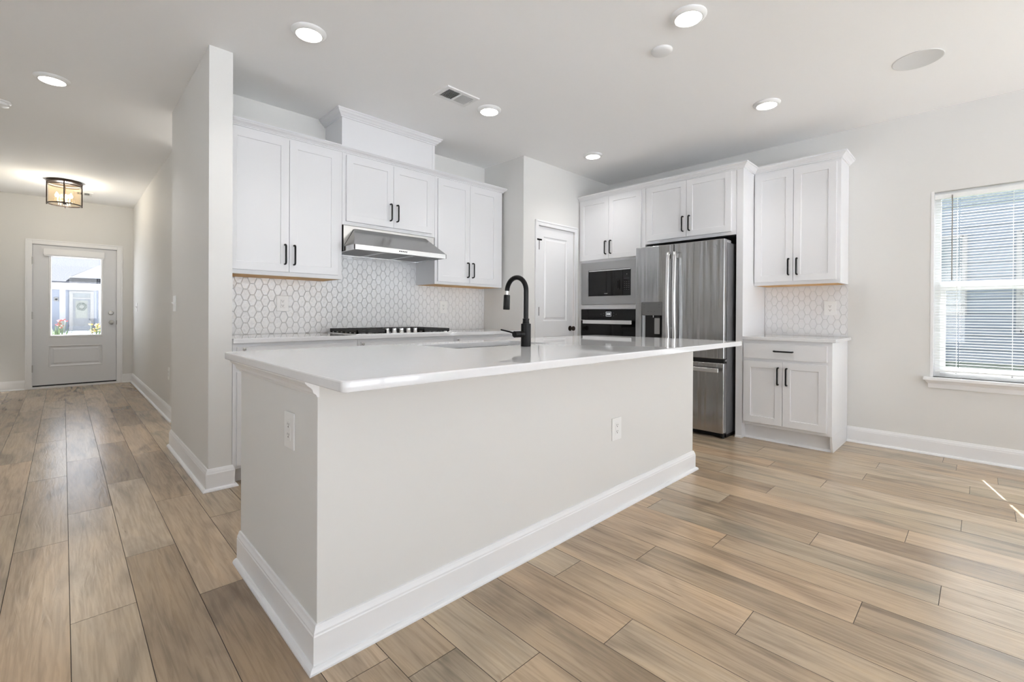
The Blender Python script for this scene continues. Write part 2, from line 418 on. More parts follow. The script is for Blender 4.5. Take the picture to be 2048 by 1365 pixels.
# ------------------------------------------------------------------ shared builders
def shaker(name, F, u0, u1, v0, v1, parent, w=0.019, fr=0.057, m=None, dep=0.008, frb=None):
    g = G(); m = m or CAB; frb = frb or fr
    O0 = rrect(F, u0, u1, v0, v1, 0); O1 = rrect(F, u0, u1, v0, v1, w)
    I1 = rrect(F, u0 + fr, u1 - fr, v0 + frb, v1 - fr, w); I2 = rrect(F, u0 + fr + 0.002, u1 - fr - 0.002, v0 + frb + 0.002, v1 - fr - 0.002, w - dep)
    g.face(O0); g.ring(O0, O1); g.ring(O1, I1); g.ring(I1, I2); g.face(I2)
    o = g.build(name, m, parent, bevel=0.0)
    bm = bmesh.new(); bm.from_mesh(o.data); bmesh.ops.remove_doubles(bm, verts=bm.verts, dist=1e-5); bmesh.ops.recalc_face_normals(bm, faces=bm.faces); bm.to_mesh(o.data); bm.free()
    b = o.modifiers.new('edge', 'BEVEL'); b.width = 0.0012; b.segments = 2; b.limit_method = 'ANGLE'; b.angle_limit = math.radians(40); b.harden_normals = True
    return o
def slabfront(name, F, u0, u1, v0, v1, parent, w=0.019, m=None):
    return G().fbox(F, u0, u1, v0, v1, 0, w).build(name, m or CAB, parent, bevel=0.0015)
def pull(F, u, v, parent, L=0.142, horiz=False, w0=0.019, m=None):
    h = L / 2; pr = 0.032; rr = 0.0066
    pts = [(-h, 0), (-h, pr * 0.55)]
    for i in range(1, 5):
        a = PI / 2 * i / 4; c = pr * 0.45
        pts.append((-h + c * (1 - math.cos(a)), pr * 0.55 + c * math.sin(a)))
    pts += [(-x, y) for x, y in pts[::-1]]
    P = [F(u + t, v, w0 + w) if horiz else F(u, v + t, w0 + w) for t, w in pts]
    g = G().tube(P, rr, 8)
    return g.build('handle', m or BLACK, parent, angle=60, label='black bar pull')
def receptacle(name, F, u, v, label, group, w0=0.0, W=0.092, Hh=0.126, tall=0.034, kind='outlet'):
    r = thing(name, F(u, v, w0), label, kind, group)
    G().fbox(F, u - W / 2, u + W / 2, v - Hh / 2, v + Hh / 2, w0, w0 + 0.006).build('plate', PLASTIC, r, bevel=0.0022)
    f = G().fbox(F, u - 0.0165, u + 0.0165, v - 0.0335, v + 0.0335, w0 + 0.005, w0 + 0.0078).build('socket_face', PLASTIC, r, bevel=0.001)
    for s in (-1, 1):
        c = v + s * 0.0175
        g = G().fbox(F, u - 0.0078, u - 0.0052, c + 0.0005, c + 0.0085, w0 + 0.0076, w0 + 0.0081)
        g.fbox(F, u + 0.0052, u + 0.0078, c + 0.0015, c + 0.0085, w0 + 0.0076, w0 + 0.0081)
        g.fbox(F, u - 0.0028, u + 0.0028, c - 0.0075, c - 0.002, w0 + 0.0076, w0 + 0.0081)
        g.build('slot', SLOT, f)
    return r

# ------------------------------------------------------------------ cooktop wall: upper cabinets
FU = FY(3.62)
def upper(label, u0, u1, z0, doors, z1=2.41, dz0=None, dz1=2.388, wood=True, side_l=True):
    r = thing('wall_cabinet', ((u0 + u1) / 2, YK, z0), label, 'cabinet', 'white wall cabinets over the cooktop run')
    g = G().box(u0, u1, 3.62, YK - 0.002, z0, z1)
    g.build('carcass', CAB, r, bevel=0.0012)
    if wood:
        G().box(u0 + 0.018, u1 - 0.018, 3.642, YK - 0.004, z0 - 0.0012, z0 + 0.003).build('bottom_panel', WOODRAW, r, label='bare maple-coloured underside')
    for (a, b, hs) in doors:
        d = shaker('door', FU, a, b, dz0, dz1, r)
        pull(FU, (b - 0.031) if hs > 0 else (a + 0.031), dz0 + 0.128, d)
    return r
upper('tall white two-door wall cabinet left of the steel hood, against the wing wall', 0.77, 1.609, 1.376, [(0.80, 1.1995, 1), (1.2025, 1.574, -1)], dz0=1.406)
upper('short white two-door wall cabinet directly above the steel range hood', 1.611, 2.509, 1.822, [(1.640, 2.0635, 1), (2.0665, 2.470, -1)], dz0=1.852, wood=False)
upper('white two-door wall cabinet right of the steel hood, beside the jog in the wall', 2.511, 3.378, 1.386, [(2.537, 2.921, 1), (2.924, 3.300, -1)], dz0=1.411)
CP = [(0, 2.404), (0.010, 2.404), (0.010, 2.411), (0.015, 2.413), (0.018, 2.418), (0.026, 2.424), (0.036, 2.430), (0.041, 2.437), (0.047, 2.438), (0.047, 2.448), (0, 2.448)]
o = base('trim_1', [(0.77, 3.62, 0, -1), (3.378, 3.62, 1, -1), (3.378, YK - 0.002, 1, 0)], CP, CAB)
# boxed duct cover up to the ceiling
r = thing('duct_cover', (2.055, YK, 2.41), 'plain white box with crown between the hood cabinet and the ceiling', 'duct cover')
G().box(1.608, 2.503, 3.622, YK - 0.002, 2.4105, 2.705).build('panel', CAB, r, bevel=0.001)
G().box(2.479, 2.5045, 3.618, 3.63, 2.4505, 2.70).build('corner_strip', CAB, r, bevel=0.001)
CP2 = [(0, 2.690), (0.012, 2.690), (0.012, 2.698), (0.02, 2.702), (0.032, 2.715), (0.042, 2.722), (0.050, 2.736), (0.055, 2.738), (0.055, 2.7485), (0, 2.7485)]
G().sweep([(1.608, YK - 0.002, -1, 0), (1.608, 3.622, -1, -1), (2.503, 3.622, 1, -1), (2.503, YK - 0.002, 1, 0)], CP2).build('crown', CAB, r, angle=30)

# ------------------------------------------------------------------ range hood
r = thing('range_hood', (2.06, YK, 1.60), 'stainless steel under-cabinet range hood with sloped canopy above the cooktop', 'range hood')
G().box(1.622, 2.505, 3.625, YK - 0.002, 1.612, 1.8205).build('housing', CHROME, r, bevel=0.001)
G().box(1.6145, 1.6215, 3.616, YK - 0.002, 1.604, 1.82).build('side_gap_strip', BLACKPL, r)  # black strip stands in for the dark gap and reflection beside the housing
lo = [(1.626, 3.432, 1.645), (2.507, 3.432, 1.645), (2.507, 3.9, 1.645), (1.626, 3.9, 1.645)]
hi = [(1.714, 3.615, 1.799), (2.405, 3.615, 1.799), (2.405, 3.63, 1.799), (1.714, 3.63, 1.799)]
g = G(); g.face(lo[:2] + [hi[1], hi[0]]); g.face([lo[1], (2.507, 3.62, 1.645), hi[1]]); g.face([(1.626, 3.62, 1.645), lo[0], hi[0]])
g.face([lo[0], lo[1], (2.507, 3.62, 1.645), (1.626, 3.62, 1.645)]); g.face([hi[0], hi[1], (2.507, 3.62, 1.645), (1.626, 3.62, 1.645)])
g.build('canopy', STEELH, r)
g = G().box(1.626, 2.507, 3.430, 3.44, 1.606, 1.6455).box(1.626, 1.634, 3.43, 3.93, 1.606, 1.6455).box(2.499, 2.507, 3.43, 3.93, 1.606, 1.6455).box(1.626, 2.507, 3.92, 3.94, 1.606, 1.6455)
g.build('lip', CHROME, r, bevel=0.001)
for i in range(3):
    a = 1.64 + i * 0.285
    f = G().box(a, a + 0.279, 3.47, 3.90, 1.611, 1.617).build('filter', STEELH, r, bevel=0.002)
    g = G()
    for k in range(20): g.box(a + 0.02 + k * 0.0122, a + 0.027 + k * 0.0122, 3.49, 3.88, 1.6095, 1.612)
    g.build('baffle', PAINTSTEEL, f)
for i in range(5):
    G().cyl((2.026 + i * 0.0165, 3.4305, 1.627), (2.026 + i * 0.0165, 3.427, 1.627), 0.005, n=12).build('button', BLACKPL, r)

# ------------------------------------------------------------------ backsplashes of hexagon tile
def hexsplash(name, F, u0, u1, v0, v1, label, material, uoff, voff, cut=()):
    r = thing(name, F((u0 + u1) / 2, v0, 0), label, 'backsplash')
    G().fbox(F, u0, u1, v0, v1, 0.0008, 0.0046).build('grout', GROUT, r)
    du, dv, W, T = 0.0462, 0.0867, 0.0640, 0.0284
    bm = bmesh.new()
    def clip(poly, ax, val, sgn):
        out = []
        for i in range(len(poly)):
            p, q = poly[i], poly[(i + 1) % len(poly)]
            ip, iq = sgn * (p[ax] - val) <= 1e-9, sgn * (q[ax] - val) <= 1e-9
            if ip: out.append(p)
            if ip != iq:
                t = (val - p[ax]) / (q[ax] - p[ax]); out.append((p[0] + (q[0] - p[0]) * t, p[1] + (q[1] - p[1]) * t))
        return out
    g = G(); gr = 0.0011; bv = 0.0028
    k0 = math.floor((u0 - uoff) / du) - 1; k1 = math.ceil((u1 - uoff) / du) + 1
    for k in range(k0, k1 + 1):
        cu = uoff + k * du
        m0 = math.floor((v0 - voff) / dv) - 1; m1 = math.ceil((v1 - voff) / dv) + 1
        for mm in range(m0, m1 + 1):
            cv = voff + mm * dv + (0.5 * dv if k % 2 else 0)
            def hexa(i):
                kx = 1.18 * i
                return [(cu - W / 2 + kx, cv), (cu - T / 2 + i * 0.62, cv - dv / 2 + i), (cu + T / 2 - i * 0.62, cv - dv / 2 + i), (cu + W / 2 - kx, cv), (cu + T / 2 - i * 0.62, cv + dv / 2 - i), (cu - T / 2 + i * 0.62, cv + dv / 2 - i)]
            lo_, hi_ = hexa(gr), hexa(gr + bv)
            inside = all(u0 + 1e-4 < p[0] < u1 - 1e-4 and v0 + 1e-4 < p[1] < v1 - 1e-4 for p in lo_)
            tl = rnd.uniform(-0.0009, 0.0009), rnd.uniform(-0.0009, 0.0009)
            def P(p, w): return F(p[0], p[1], w + tl[0] * (p[0] - cu) / 0.032 + tl[1] * (p[1] - cv) / 0.043)
            if inside:
                A = [F(p[0], p[1], 0.0040) for p in lo_]; B = [P(p, 0.0072) for p in hi_]
                g.ring(A, B); g.face(B)
            else:
                q = lo_
                for ax, val, sg in ((0, u0, -1), (0, u1, 1), (1, v0, -1), (1, v1, 1)):
                    if q: q = clip(q, ax, val, sg)
                if len(q) >= 3:
                    A = [F(p[0], p[1], 0.0040) for p in q]; B = [F(p[0], p[1], 0.0070) for p in q]
                    g.ring(A, B); g.face(B)
    bm.free()
    o = g.build('tiles', material, r, recalc=False)
    # orient outward
    me = o.data; nrm = Vector(F(0, 0, 1)) - Vector(F(0, 0, 0))
    bm = bmesh.new(); bm.from_mesh(me)
    for f in bm.faces:
        f.normal_update()
        if f.normal.dot(nrm) < -0.05: f.normal_flip()
    bm.to_mesh(me); bm.free()
    me.polygons.foreach_set('use_smooth', [False] * len(me.polygons)); me.update()
    return r
hexsplash('tile_backsplash', FY(YK), 0.771, 3.409, 0.937, 1.606, 'glossy white hexagon tile backsplash running behind the cooktop', TILE, 1.0437, 1.198)
hexsplash('tile_backsplash', FX(XR), 0.829, 1.498, 0.916, 1.379, 'pale hexagon tile backsplash above the small base cabinet right of the fridge', TILE2, 1.0, 1.198)

# ------------------------------------------------------------------ back run of base cabinets, worktop, cooktop
FB = FY(3.33)
for lab, a, b in (('white base cabinet at the left end of the cooktop run, behind the island', 0.77, 1.606),
                  ('white base cabinet directly under the gas cooktop', 1.608, 2.518),
                  ('white base cabinet at the right end of the cooktop run, beside the jog', 2.52, 3.409)):
    r = thing('base_cabinet', ((a + b) / 2, 3.6, 0), lab, 'cabinet', 'white base cabinets of the cooktop run')
    G().box(a, b, 3.33, YK - 0.002, 0.10, 0.9045).build('carcass', CAB, r, bevel=0.0012)
    G().box(a, b, 3.405, YK - 0.002, 0, 0.0995).build('toe_kick', TRIM, r)
    mid = (a + b) / 2
    d = slabfront('drawer', FB, a + 0.022, b - 0.022, 0.745, 0.882, r)
    G().lathe([(0.004, 0), (0.004, 0.014), (0.0095, 0.018), (0.0105, 0.024), (0.006, 0.028)], FB({0.77: 0.828, 1.608: 1.61 - 0.005 + 0.03}.get(a, 2.55), 0.868, 0.019), (0, -1, 0), 14).build('knob', BRASSG, d)
    for q0, q1, hs in ((a + 0.022, mid - 0.0015, 1), (mid + 0.0015, b - 0.022, -1)):
        dd = shaker('door', FB, q0, q1, 0.125, 0.722, r)
        pull(FB, (q1 - 0.031) if hs > 0 else (q0 + 0.031), 0.60, dd)
o = G().box(0.769, XJ - 0.001, 3.30, YK - 0.008, 0.905, 0.936).build('worktop', QUARTZ, None, bevel=0.003)
tag(o, 'long white quartz worktop along the tiled cooktop wall', 'worktop')

r = thing('gas_cooktop', (2.062, 3.63, 0.936), 'stainless gas cooktop with black cast iron grates set in the back worktop', 'cooktop')
G().box(1.612, 2.514, 3.365, 3.885, 0.9362, 0.9420).build('base_pan', CHROME, r, bevel=0.002)
def grate(x0, x1, y0, y1, nx):
    g = G(); t = 0.011; zt0, zt1 = 0.957, 0.974
    g.box(x0, x1, y0, y0 + t, zt0 - 0.008, zt1); g.box(x0, x1, y1 - t, y1, zt0 - 0.008, zt1)
    g.box(x0, x0 + t, y0, y1, zt0 - 0.004, zt1); g.box(x1 - t, x1, y0, y1, zt0 - 0.004, zt1)
    for i in range(1, nx):
        x = x0 + (x1 - x0) * i / nx; g.box(x - t / 2, x + t / 2, y0, y1, zt0, zt1 + 0.001)
    n = 7
    for i in range(1, n):
        y = y0 + (y1 - y0) * i / n; g.box(x0, x0 + (x1 - x0) * 0.36, y - t / 2, y + t / 2, zt0, zt1); g.box(x1 - (x1 - x0) * 0.36, x1, y - t / 2, y + t / 2, zt0, zt1)
    for x in (x0, x1 - 0.016):
        for y in [y0 + (y1 - y0 - 0.018) * q / 6 for q in range(7)]: g.box(x, x + 0.016, y, y + 0.018, 0.9421, zt0)
    for i in range(0, nx + 1):
        x = x0 + (x1 - x0 - 0.016) * i / nx; g.box(x, x + 0.016, y0, y0 + 0.012, 0.9421, zt0)
    return g.build('grate', IRON, r, bevel=0.001)
grate(1.622, 1.872, 3.375, 3.875, 3); grate(1.876, 2.222, 3.49, 3.875, 3); grate(2.226, 2.504, 3.375, 3.875, 3)
for bx_, by_, br in ((1.747, 3.49, 0.045), (1.747, 3.76, 0.036), (2.05, 3.68, 0.055), (2.365, 3.49, 0.036), (2.365, 3.76, 0.045)):
    b = G().lathe([(br + 0.012, 0), (br + 0.012, 0.004), (br, 0.007), (br, 0.011)], (bx_, by_, 0.9421), n=24).build('burner', PAINTSTEEL, r)
    G().lathe([(br - 0.004, 0.0112), (br - 0.004, 0.017), (br - 0.012, 0.019)], (bx_, by_, 0.9421), n=24).build('burner_cap', IRON, b)
for i in range(5):
    kx = 1.905 + i * 0.0675
    k = G().lathe([(0.0215, 0), (0.0205, 0.006), (0.0185, 0.009), (0.0180, 0.034), (0.0160, 0.036), (0.004, 0.0365)], (kx, 3.42, 0.9421), n=24).build('knob', CHROME, r)
    G().box(kx - 0.0025, kx + 0.0025, 3.402, 3.438, 0.976, 0.9815).build('grip', CHROME, k)

receptacle('wall_outlet', FY(YK), 1.264, 1.178, 'white duplex outlet on the glossy tiles left of the cooktop', 'white wall outlets', 0.0075)
receptacle('wall_outlet', FY(YK), 2.843, 1.171, 'white duplex outlet on the glossy tiles right of the cooktop', 'white wall outlets', 0.0075)
receptacle('wall_outlet', FX(XR), 0.960, 1.170, 'white duplex outlet on the pale tiles right of the refrigerator', 'white wall outlets', 0.0075)

# ------------------------------------------------------------------ island
IX0, IX1, IY0, IY1 = 0.565, 3.217, 1.44, 2.275
r = thing('kitchen_island', ((IX0 + IX1) / 2, 1.86, 0), 'large kitchen island base with pale painted panels and white baseboard', 'island')
G().prism([(IX0, IY0, 0), (IX1, IY0, 0), (IX1, IY1 + 0.02, 0), (IX1 - 0.11, IY1 + 0.02, 0), (IX1 - 0.11, IY1 - 0.62, 0), (IX0 + 0.11, IY1 - 0.62, 0), (IX0 + 0.11, IY1 + 0.02, 0), (IX0, IY1 + 0.02, 0)],
    (0, 0, 0.8995)).build('painted_wall', WALL, r, bevel=0.002)
G().box(IX0 + 0.111, IX1 - 0.111, IY1 - 0.618, IY1, 0.10, 0.70).build('cabinet_box', CAB, r)
G().box(IX0 + 0.111, IX1 - 0.111, IY1 - 0.618, IY1 - 0.07, 0, 0.0995).build('toe_kick', TRIM, r)
FI = FYB(IY1)
xs = [IX0 + 0.115, 1.34, 1.765, 2.19, IX1 - 0.115]
for i in range(4):
    d = shaker('door', FI, xs[i] + 0.002, xs[i + 1] - 0.002, 0.12, 0.70, r)
    pull(FI, xs[i + 1] - 0.035 if i % 2 == 0 else xs[i] + 0.035, 0.58, d)
G().box(IX0 + 0.111, IX1 - 0.111, IY1 - 0.02, IY1, 0.705, 0.8995).build('front_rail', CAB, r)
G().sweep([(IX0, IY1 + 0.02, -1, 0), (IX0, IY0, -1, -1), (IX1, IY0, 1, -1), (IX1, IY1 + 0.02, 1, 0)], BP).build('baseboard', TRIM, r, angle=30, label='white baseboard with shoe moulding')
CPI = [(0, 0.842), (0.006, 0.842), (0.010, 0.850), (0.018, 0.856), (0.021, 0.866), (0.026, 0.872), (0.036, 0.880), (0.043, 0.888), (0.045, 0.8995), (0, 0.8995)]
G().sweep([(IX0, IY1 + 0.02, -1, 0), (IX0, IY0 - 0.014, -1, 0)], CPI).build('crown_moulding', TRIM, r, angle=30, label='white moulding under the worktop end')
G().box(IX0 - 0.004, IX1, IY0 - 0.004, IY0, 0.848, 0.8995).build('top_band', WALL, r)

# worktop with sink cut-out
TX0, TX1, TY0, TY1, TZ0, TZ1 = 0.50, 3.232, 1.112, 2.305, 0.90, 0.93
SX0, SX1, SY0, SY1 = 1.385, 2.095, 1.805, 2.165
def FT(z): return lambda u, v, w: (u, v, z + w)
def worktop_hole(name):
    g = G(); e = 0.004
    def loops(off, z): return rrect(FT(z), TX0 + off, TX1 - off, TY0 + off, TY1 - off, 0, 0.018 - off * 0.5, 6)
    def hole(off, z): return rrect(FT(z), SX0 - off, SX1 + off, SY0 - off, SY1 + off, 0, 0.012 + off * 0.5, 6)
    L = [loops(0.0035, TZ0), loops(0.001, TZ0 + 0.001), loops(0, TZ0 + 0.0035), loops(0, TZ1 - 0.0045), loops(0.0012, TZ1 - 0.0013), loops(0.0045, TZ1)]
    for a, b in zip(L[:-1], L[1:]): g.ring(a, b)
    Hh = [hole(0.002, TZ1), hole(0.0, TZ1 - 0.002), hole(0, TZ0)]
    g.ring(L[-1], Hh[0]); g.ring(Hh[0], Hh[1]); g.ring(Hh[1], Hh[2]); g.ring(Hh[2], L[0])
    return g.build(name, QUARTZ, None, angle=50)
o = worktop_hole('worktop')
bm = bmesh.new(); bm.from_mesh(o.data); bmesh.ops.remove_doubles(bm, verts=bm.verts, dist=1e-6); bmesh.ops.recalc_face_normals(bm, faces=bm.faces); bm.to_mesh(o.data); bm.free()
o.data.polygons.foreach_set('use_smooth', [True] * len(o.data.polygons)); o.data.set_sharp_from_angle(angle=math.radians(35)); flat_big(o.data, 0.0008)
for p_ in o.data.polygons:
    if abs(p_.normal.z) > 0.999: p_.use_smooth = False
tag(o, 'large polished white quartz worktop with rounded edge on top of the island', 'worktop')
r = thing('undermount_sink', ((SX0 + SX1) / 2, (SY0 + SY1) / 2, 0.70), 'stainless undermount sink sunk in the island worktop behind the faucet', 'sink')
g = G()
A = rrect(FT(0.8992), SX0 - 0.015, SX1 + 0.015, SY0 - 0.015, SY1 + 0.015, 0, 0.02, 6); B = rrect(FT(0.8992), SX0 - 0.003, SX1 + 0.003, SY0 - 0.003, SY1 + 0.003, 0, 0.02, 6)
Cc = rrect(FT(0.72), SX0, SX1, SY0, SY1, 0, 0.03, 6); D = rrect(FT(0.71), SX0 + 0.02, SX1 - 0.02, SY0 + 0.02, SY1 - 0.02, 0, 0.03, 6)
g.ring(A, B); g.ring(B, Cc); g.ring(Cc, D); g.face(D)
g.build('basin', CHROME, r, recalc=False, angle=50)
G().lathe([(0.055, 0), (0.055, 0.002), (0.04, 0.0025), (0.035, 0.001)], ((SX0 + SX1) / 2, (SY0 + SY1) / 2, 0.7102), n=24).build('drain', PAINTSTEEL, r)

# faucet
fx, fy = 1.768, 1.703
r = thing('faucet', (fx, fy, TZ1), 'matte black gooseneck pull-down faucet standing on the island worktop', 'faucet')
G().lathe([(0.0265, 0), (0.0265, 0.118), (0.0262, 0.121), (0.020, 0.122)], (fx, fy, TZ1), n=32).build('body', BLACK, r)
G().lathe([(0.0185, 0.122), (0.0185, 0.128), (0.0172, 0.130), (0.0172, 0.142), (0.0185, 0.144), (0.0182, 0.148), (0.014, 0.149)], (fx, fy, TZ1), n=28).build('collar', BLACK, r)
R0 = 0.0735; zc = 1.228
pts = [(fx, fy, 1.078), (fx, fy, 1.13), (fx, fy, 1.18), (fx, fy, zc)]
for i in range(1, 19):
    a = PI * i / 18 * 0.985
    pts.append((fx, fy + R0 - R0 * math.cos(a), zc + R0 * math.sin(a)))
G().tube(pts, 0.0132, 20).build('neck', BLACK, r, angle=60)
e = Vector(pts[-1]); dn = Vector((0, 0.045, -1)).normalized()
G().cyl(e + dn * -0.002, e + dn * 0.024, 0.0075, n=14).build('hose', CHROME, r)
q = e + dn * 0.022
G().lathe([(0.0150, 0), (0.0172, 0.002), (0.0178, 0.01), (0.0190, 0.080), (0.0180, 0.083), (0.012, 0.0835)], q, dn, 28).build('spray_head', BLACK, r)
G().box(fx - 0.0195, fx - 0.016, q.y - 0.003, q.y + 0.004, q.z - 0.06, q.z - 0.02).build('spray_button', BLACKPL, r)
hz = 0.996
h = G().lathe([(0.0165, 0.020), (0.0165, 0.052), (0.0150, 0.0525), (0.0150, 0.0555), (0.0168, 0.056), (0.0168, 0.086), (0.015, 0.088), (0.004, 0.0882)], (fx, fy, hz), (-1, 0, 0), 28).build('handle_barrel', BLACK, r)
G().tube([(fx - 0.072, fy + 0.010, hz + 0.004), (fx - 0.074, fy + 0.05, hz + 0.012), (fx - 0.077, fy + 0.112, hz + 0.021)], [0.0052, 0.0046, 0.0042], 10).build('lever', BLACK, h)

receptacle('wall_outlet', FX(IX0), 1.676, 0.6945, 'white outlet plate on the shaded left end of the island', 'white wall outlets')
receptacle('wall_outlet', FY(IY0), 2.233, 0.459, 'white duplex outlet low on the long front face of the island', 'white wall outlets')

# ------------------------------------------------------------------ right run: tall oven cabinet, fridge surround, small cabinets
XT = 4.36; FTt = FX(XT)
r = thing('oven_cabinet', (4.66, 2.9, 0), 'tall white cabinet housing the microwave and wall oven beside the pantry door', 'cabinet')
g = G()
g.box(XT, XR - 0.002, 2.470, 2.528, 0.0, 2.43).box(XT, XR - 0.002, 3.285, YP - 0.001, 0.0, 2.43)
g.box(XT, XR - 0.002, 2.528, 3.285, 1.699, 2.43).box(XT, XR - 0.002, 2.528, 3.285, 1.166, 1.2165).box(XT, XR - 0.002, 2.528, 3.285, 0.10, 0.44)
g.box(XR - 0.03, XR - 0.002, 2.528, 3.285, 0.44, 1.699)
g.build('carcass', CAB, r)
G().box(XT + 0.07, XR - 0.002, 2.47, YP - 0.001, 0, 0.0995)
d = shaker('door', FTt, 2.516, 2.9125, 1.727, 2.420, r); pull(FTt, 2.9125 - 0.031, 1.727 + 0.128, d)
d = shaker('door', FTt, 2.9155, 3.312, 1.727, 2.420, r); pull(FTt, 2.9155 + 0.031, 1.727 + 0.128, d)
slabfront('drawer', FTt, 2.516, 3.312, 0.125, 0.42, r)

r = thing('microwave', (4.5, 2.9, 1.22), 'built-in stainless microwave with black glass door above the wall oven', 'microwave')
FM = FX(XT - 0.002)
O0 = rrect(FM, 2.530, 3.283, 1.219, 1.697, 0); O1 = rrect(FM, 2.530, 3.283, 1.219, 1.697, 0.018); I1 = rrect(FM, 2.6275, 3.183, 1.3115, 1.6075, 0.018); I0 = rrect(FM, 2.6275, 3.183, 1.3115, 1.6075, 0)
G().ring(O0, O1).ring(O1, I1).ring(I1, I0).ring(I0, O0).build('trim_frame', mat('soft_stainless', (0.36, 0.36, 0.36), 0.32, 0.9), r, bevel=0.0012)
G().box(XT + 0.004, XT + 0.34, 2.66, 3.16, 1.32, 1.60).build('oven_box', BLACKPL, r)
d = G().fbox(FM, 2.730, 3.180, 1.314, 1.605, 0.001, 0.014).build('door', BLACKGL, r, bevel=0.002)
G().fbox(FM, 2.632, 3.178, 1.5945, 1.6035, 0.0142, 0.0165).build('top_strip', CHROME, r)
G().fbox(FM, 2.632, 2.7265, 1.314, 1.6035, 0.001, 0.0135).build('control_panel', BLACKGL, r, bevel=0.001)
G().tube([FM(2.785, 1.385, 0.012), FM(2.783, 1.388, 0.030), FM(2.781, 1.40, 0.035), FM(2.781, 1.47, 0.035), FM(2.783, 1.482, 0.030), FM(2.785, 1.485, 0.012)], 0.0062, 10).build('handle', BLACK, d)
g = G()
for i in range(3):
    for k in range(5): g.fbox(FM, 2.649 + i * 0.026, 2.661 + i * 0.026, 1.375 + k * 0.021, 1.3795 + k * 0.021, 0.0135, 0.0139)
g.fbox(FM, 2.648, 2.716, 1.497, 1.4995, 0.0135, 0.0139)
g.build('legend', LEGEND, r)
G().fbox(FM, 2.677, 2.682, 1.541, 1.546, 0.0135, 0.0139).build('indicator', DISPD, r)
g = G()
for i in range(7): g.fbox(FM, 2.925 + i * 0.0062, 2.9295 + i * 0.0062, 1.337, 1.3425, 0.014, 0.0144)
g.build('badge', LEGENDW, d)

r = thing('wall_oven', (4.5, 2.9, 0.44), 'black glass built-in wall oven with steel bar handle under the microwave', 'oven')
G().fbox(FM, 2.530, 3.281, 1.043, 1.163, 0, 0.020).build('control_panel', BLACKGL, r, bevel=0.0015)
G().box(XT + 0.001, XT + 0.5, 2.56, 3.25, 0.47, 1.14).build('oven_box', BLACKPL, r)
d = G().fbox(FM, 2.530, 3.281, 0.452, 1.038, 0, 0.024).build('door', BLACKGL, r, bevel=0.002)
G().fbox(FM, 2.585, 3.222, 1.000, 1.042, 0.058, 0.072).fbox(FM, 2.62, 2.65, 1.012, 1.032, 0.024, 0.059).fbox(FM, 3.16, 3.19, 1.012, 1.032, 0.024, 0.059).build('handle', CHROME, d, bevel=0.003)
g = G()
u0, u1, v0, v1 = 2.869, 2.940, 1.084, 1.136; t = 0.0055
g.fbox(FM, u0, u0 + t, v0, v1, 0.0203, 0.0207).fbox(FM, u1 - t, u1, v0, v1, 0.0203, 0.0207).fbox(FM, u0 + t, u1 - t, v0, v0 + t, 0.0203, 0.0207).fbox(FM, u0 + t, u1 - t, v1 - t, v1, 0.0203, 0.0207)
g.build('display_frame', DISP, r)
g = G()
for i, w_ in enumerate((0.012, 0.010, 0.012)): g.fbox(FM, 2.882 + i * 0.0165, 2.882 + i * 0.0165 + w_, 1.099, 1.122, 0.0203, 0.0207)
g.build('display_digits', DISPD, r)
for u, v in ((2.805, 1.107), (2.838, 1.09), (2.838, 1.122), (2.968, 1.118), (2.968, 1.092), (3.004, 1.109)): G().fbox(FM, u - 0.0045, u + 0.0045, v - 0.003, v + 0.003, 0.0203, 0.0207).build('touch_key', LEGEND, r)

r = thing('fridge_top_cabinet', (4.66, 2.02, 1.838), 'white two-door cabinet bridging over the stainless refrigerator', 'cabinet')
G().box(XT, XR - 0.002, 1.562, 2.468, 1.838, 2.43).build('carcass', CAB, r, bevel=0.001)
G().box(XT + 0.012, XR - 0.004, 1.57, 2.46, 1.8305, 1.8375).build('gap_shade', BLACKPL, r, label='black board added for the shade under the cabinet')  # black board stands in for the shaded gap above the refrigerator
d = shaker('door', FTt, 1.602, 2.020, 1.868, 2.420, r); pull(FTt, 2.020 - 0.031, 1.868 + 0.128, d)
d = shaker('door', FTt, 2.023, 2.441, 1.868, 2.420, r); pull(FTt, 2.023 + 0.031, 1.868 + 0.128, d)
r = thing('fridge_end_panel', (4.66, 1.53, 0), 'tall white end panel between the refrigerator and the small cabinets', 'panel')
G().box(XT, XR - 0.002, 1.502, 1.560, 0, 2.43).build('panel', CAB, r, bevel=0.001)
G().box(XT - 0.012, XT, 1.500, 1.5605, 0, 0.02).build('shoe', TRIM, r, bevel=0.003)

XU = 4.64; FUr = FX(XU)
r = thing('wall_cabinet', (4.8, 1.165, 1.38), 'tall white two-door wall cabinet over the pale tiles right of the refrigerator', 'cabinet')
G().box(XU, XR - 0.002, 0.829, 1.5005, 1.380, 2.425).build('carcass', CAB, r, bevel=0.0012)
G().box(XU + 0.022, XR - 0.004, 0.85, 1.485, 1.3788, 1.383).build('bottom_panel', WOODRAW, r, label='bare maple-coloured underside')
d = shaker('door', FUr, 0.858, 1.1735, 1.410, 2.402, r); pull(FUr, 1.1735 - 0.031, 1.41 + 0.128, d)
d = shaker('door', FUr, 1.1765, 1.491, 1.410, 2.402, r); pull(FUr, 1.1765 + 0.031, 1.41 + 0.128, d)
CPR = [(o_, z_ + 0.0 if False else 2.424 + (z_ - 2.404) * 1.2) for o_, z_ in CP]
base('trim_2', [(XT, YP - 0.001, -1, 0), (XT, 1.502, -1, -1), (XU, 1.502, -1, -1), (XU, 0.829, -1, -1), (XR - 0.001, 0.829, 0, -1)], CPR, CAB)

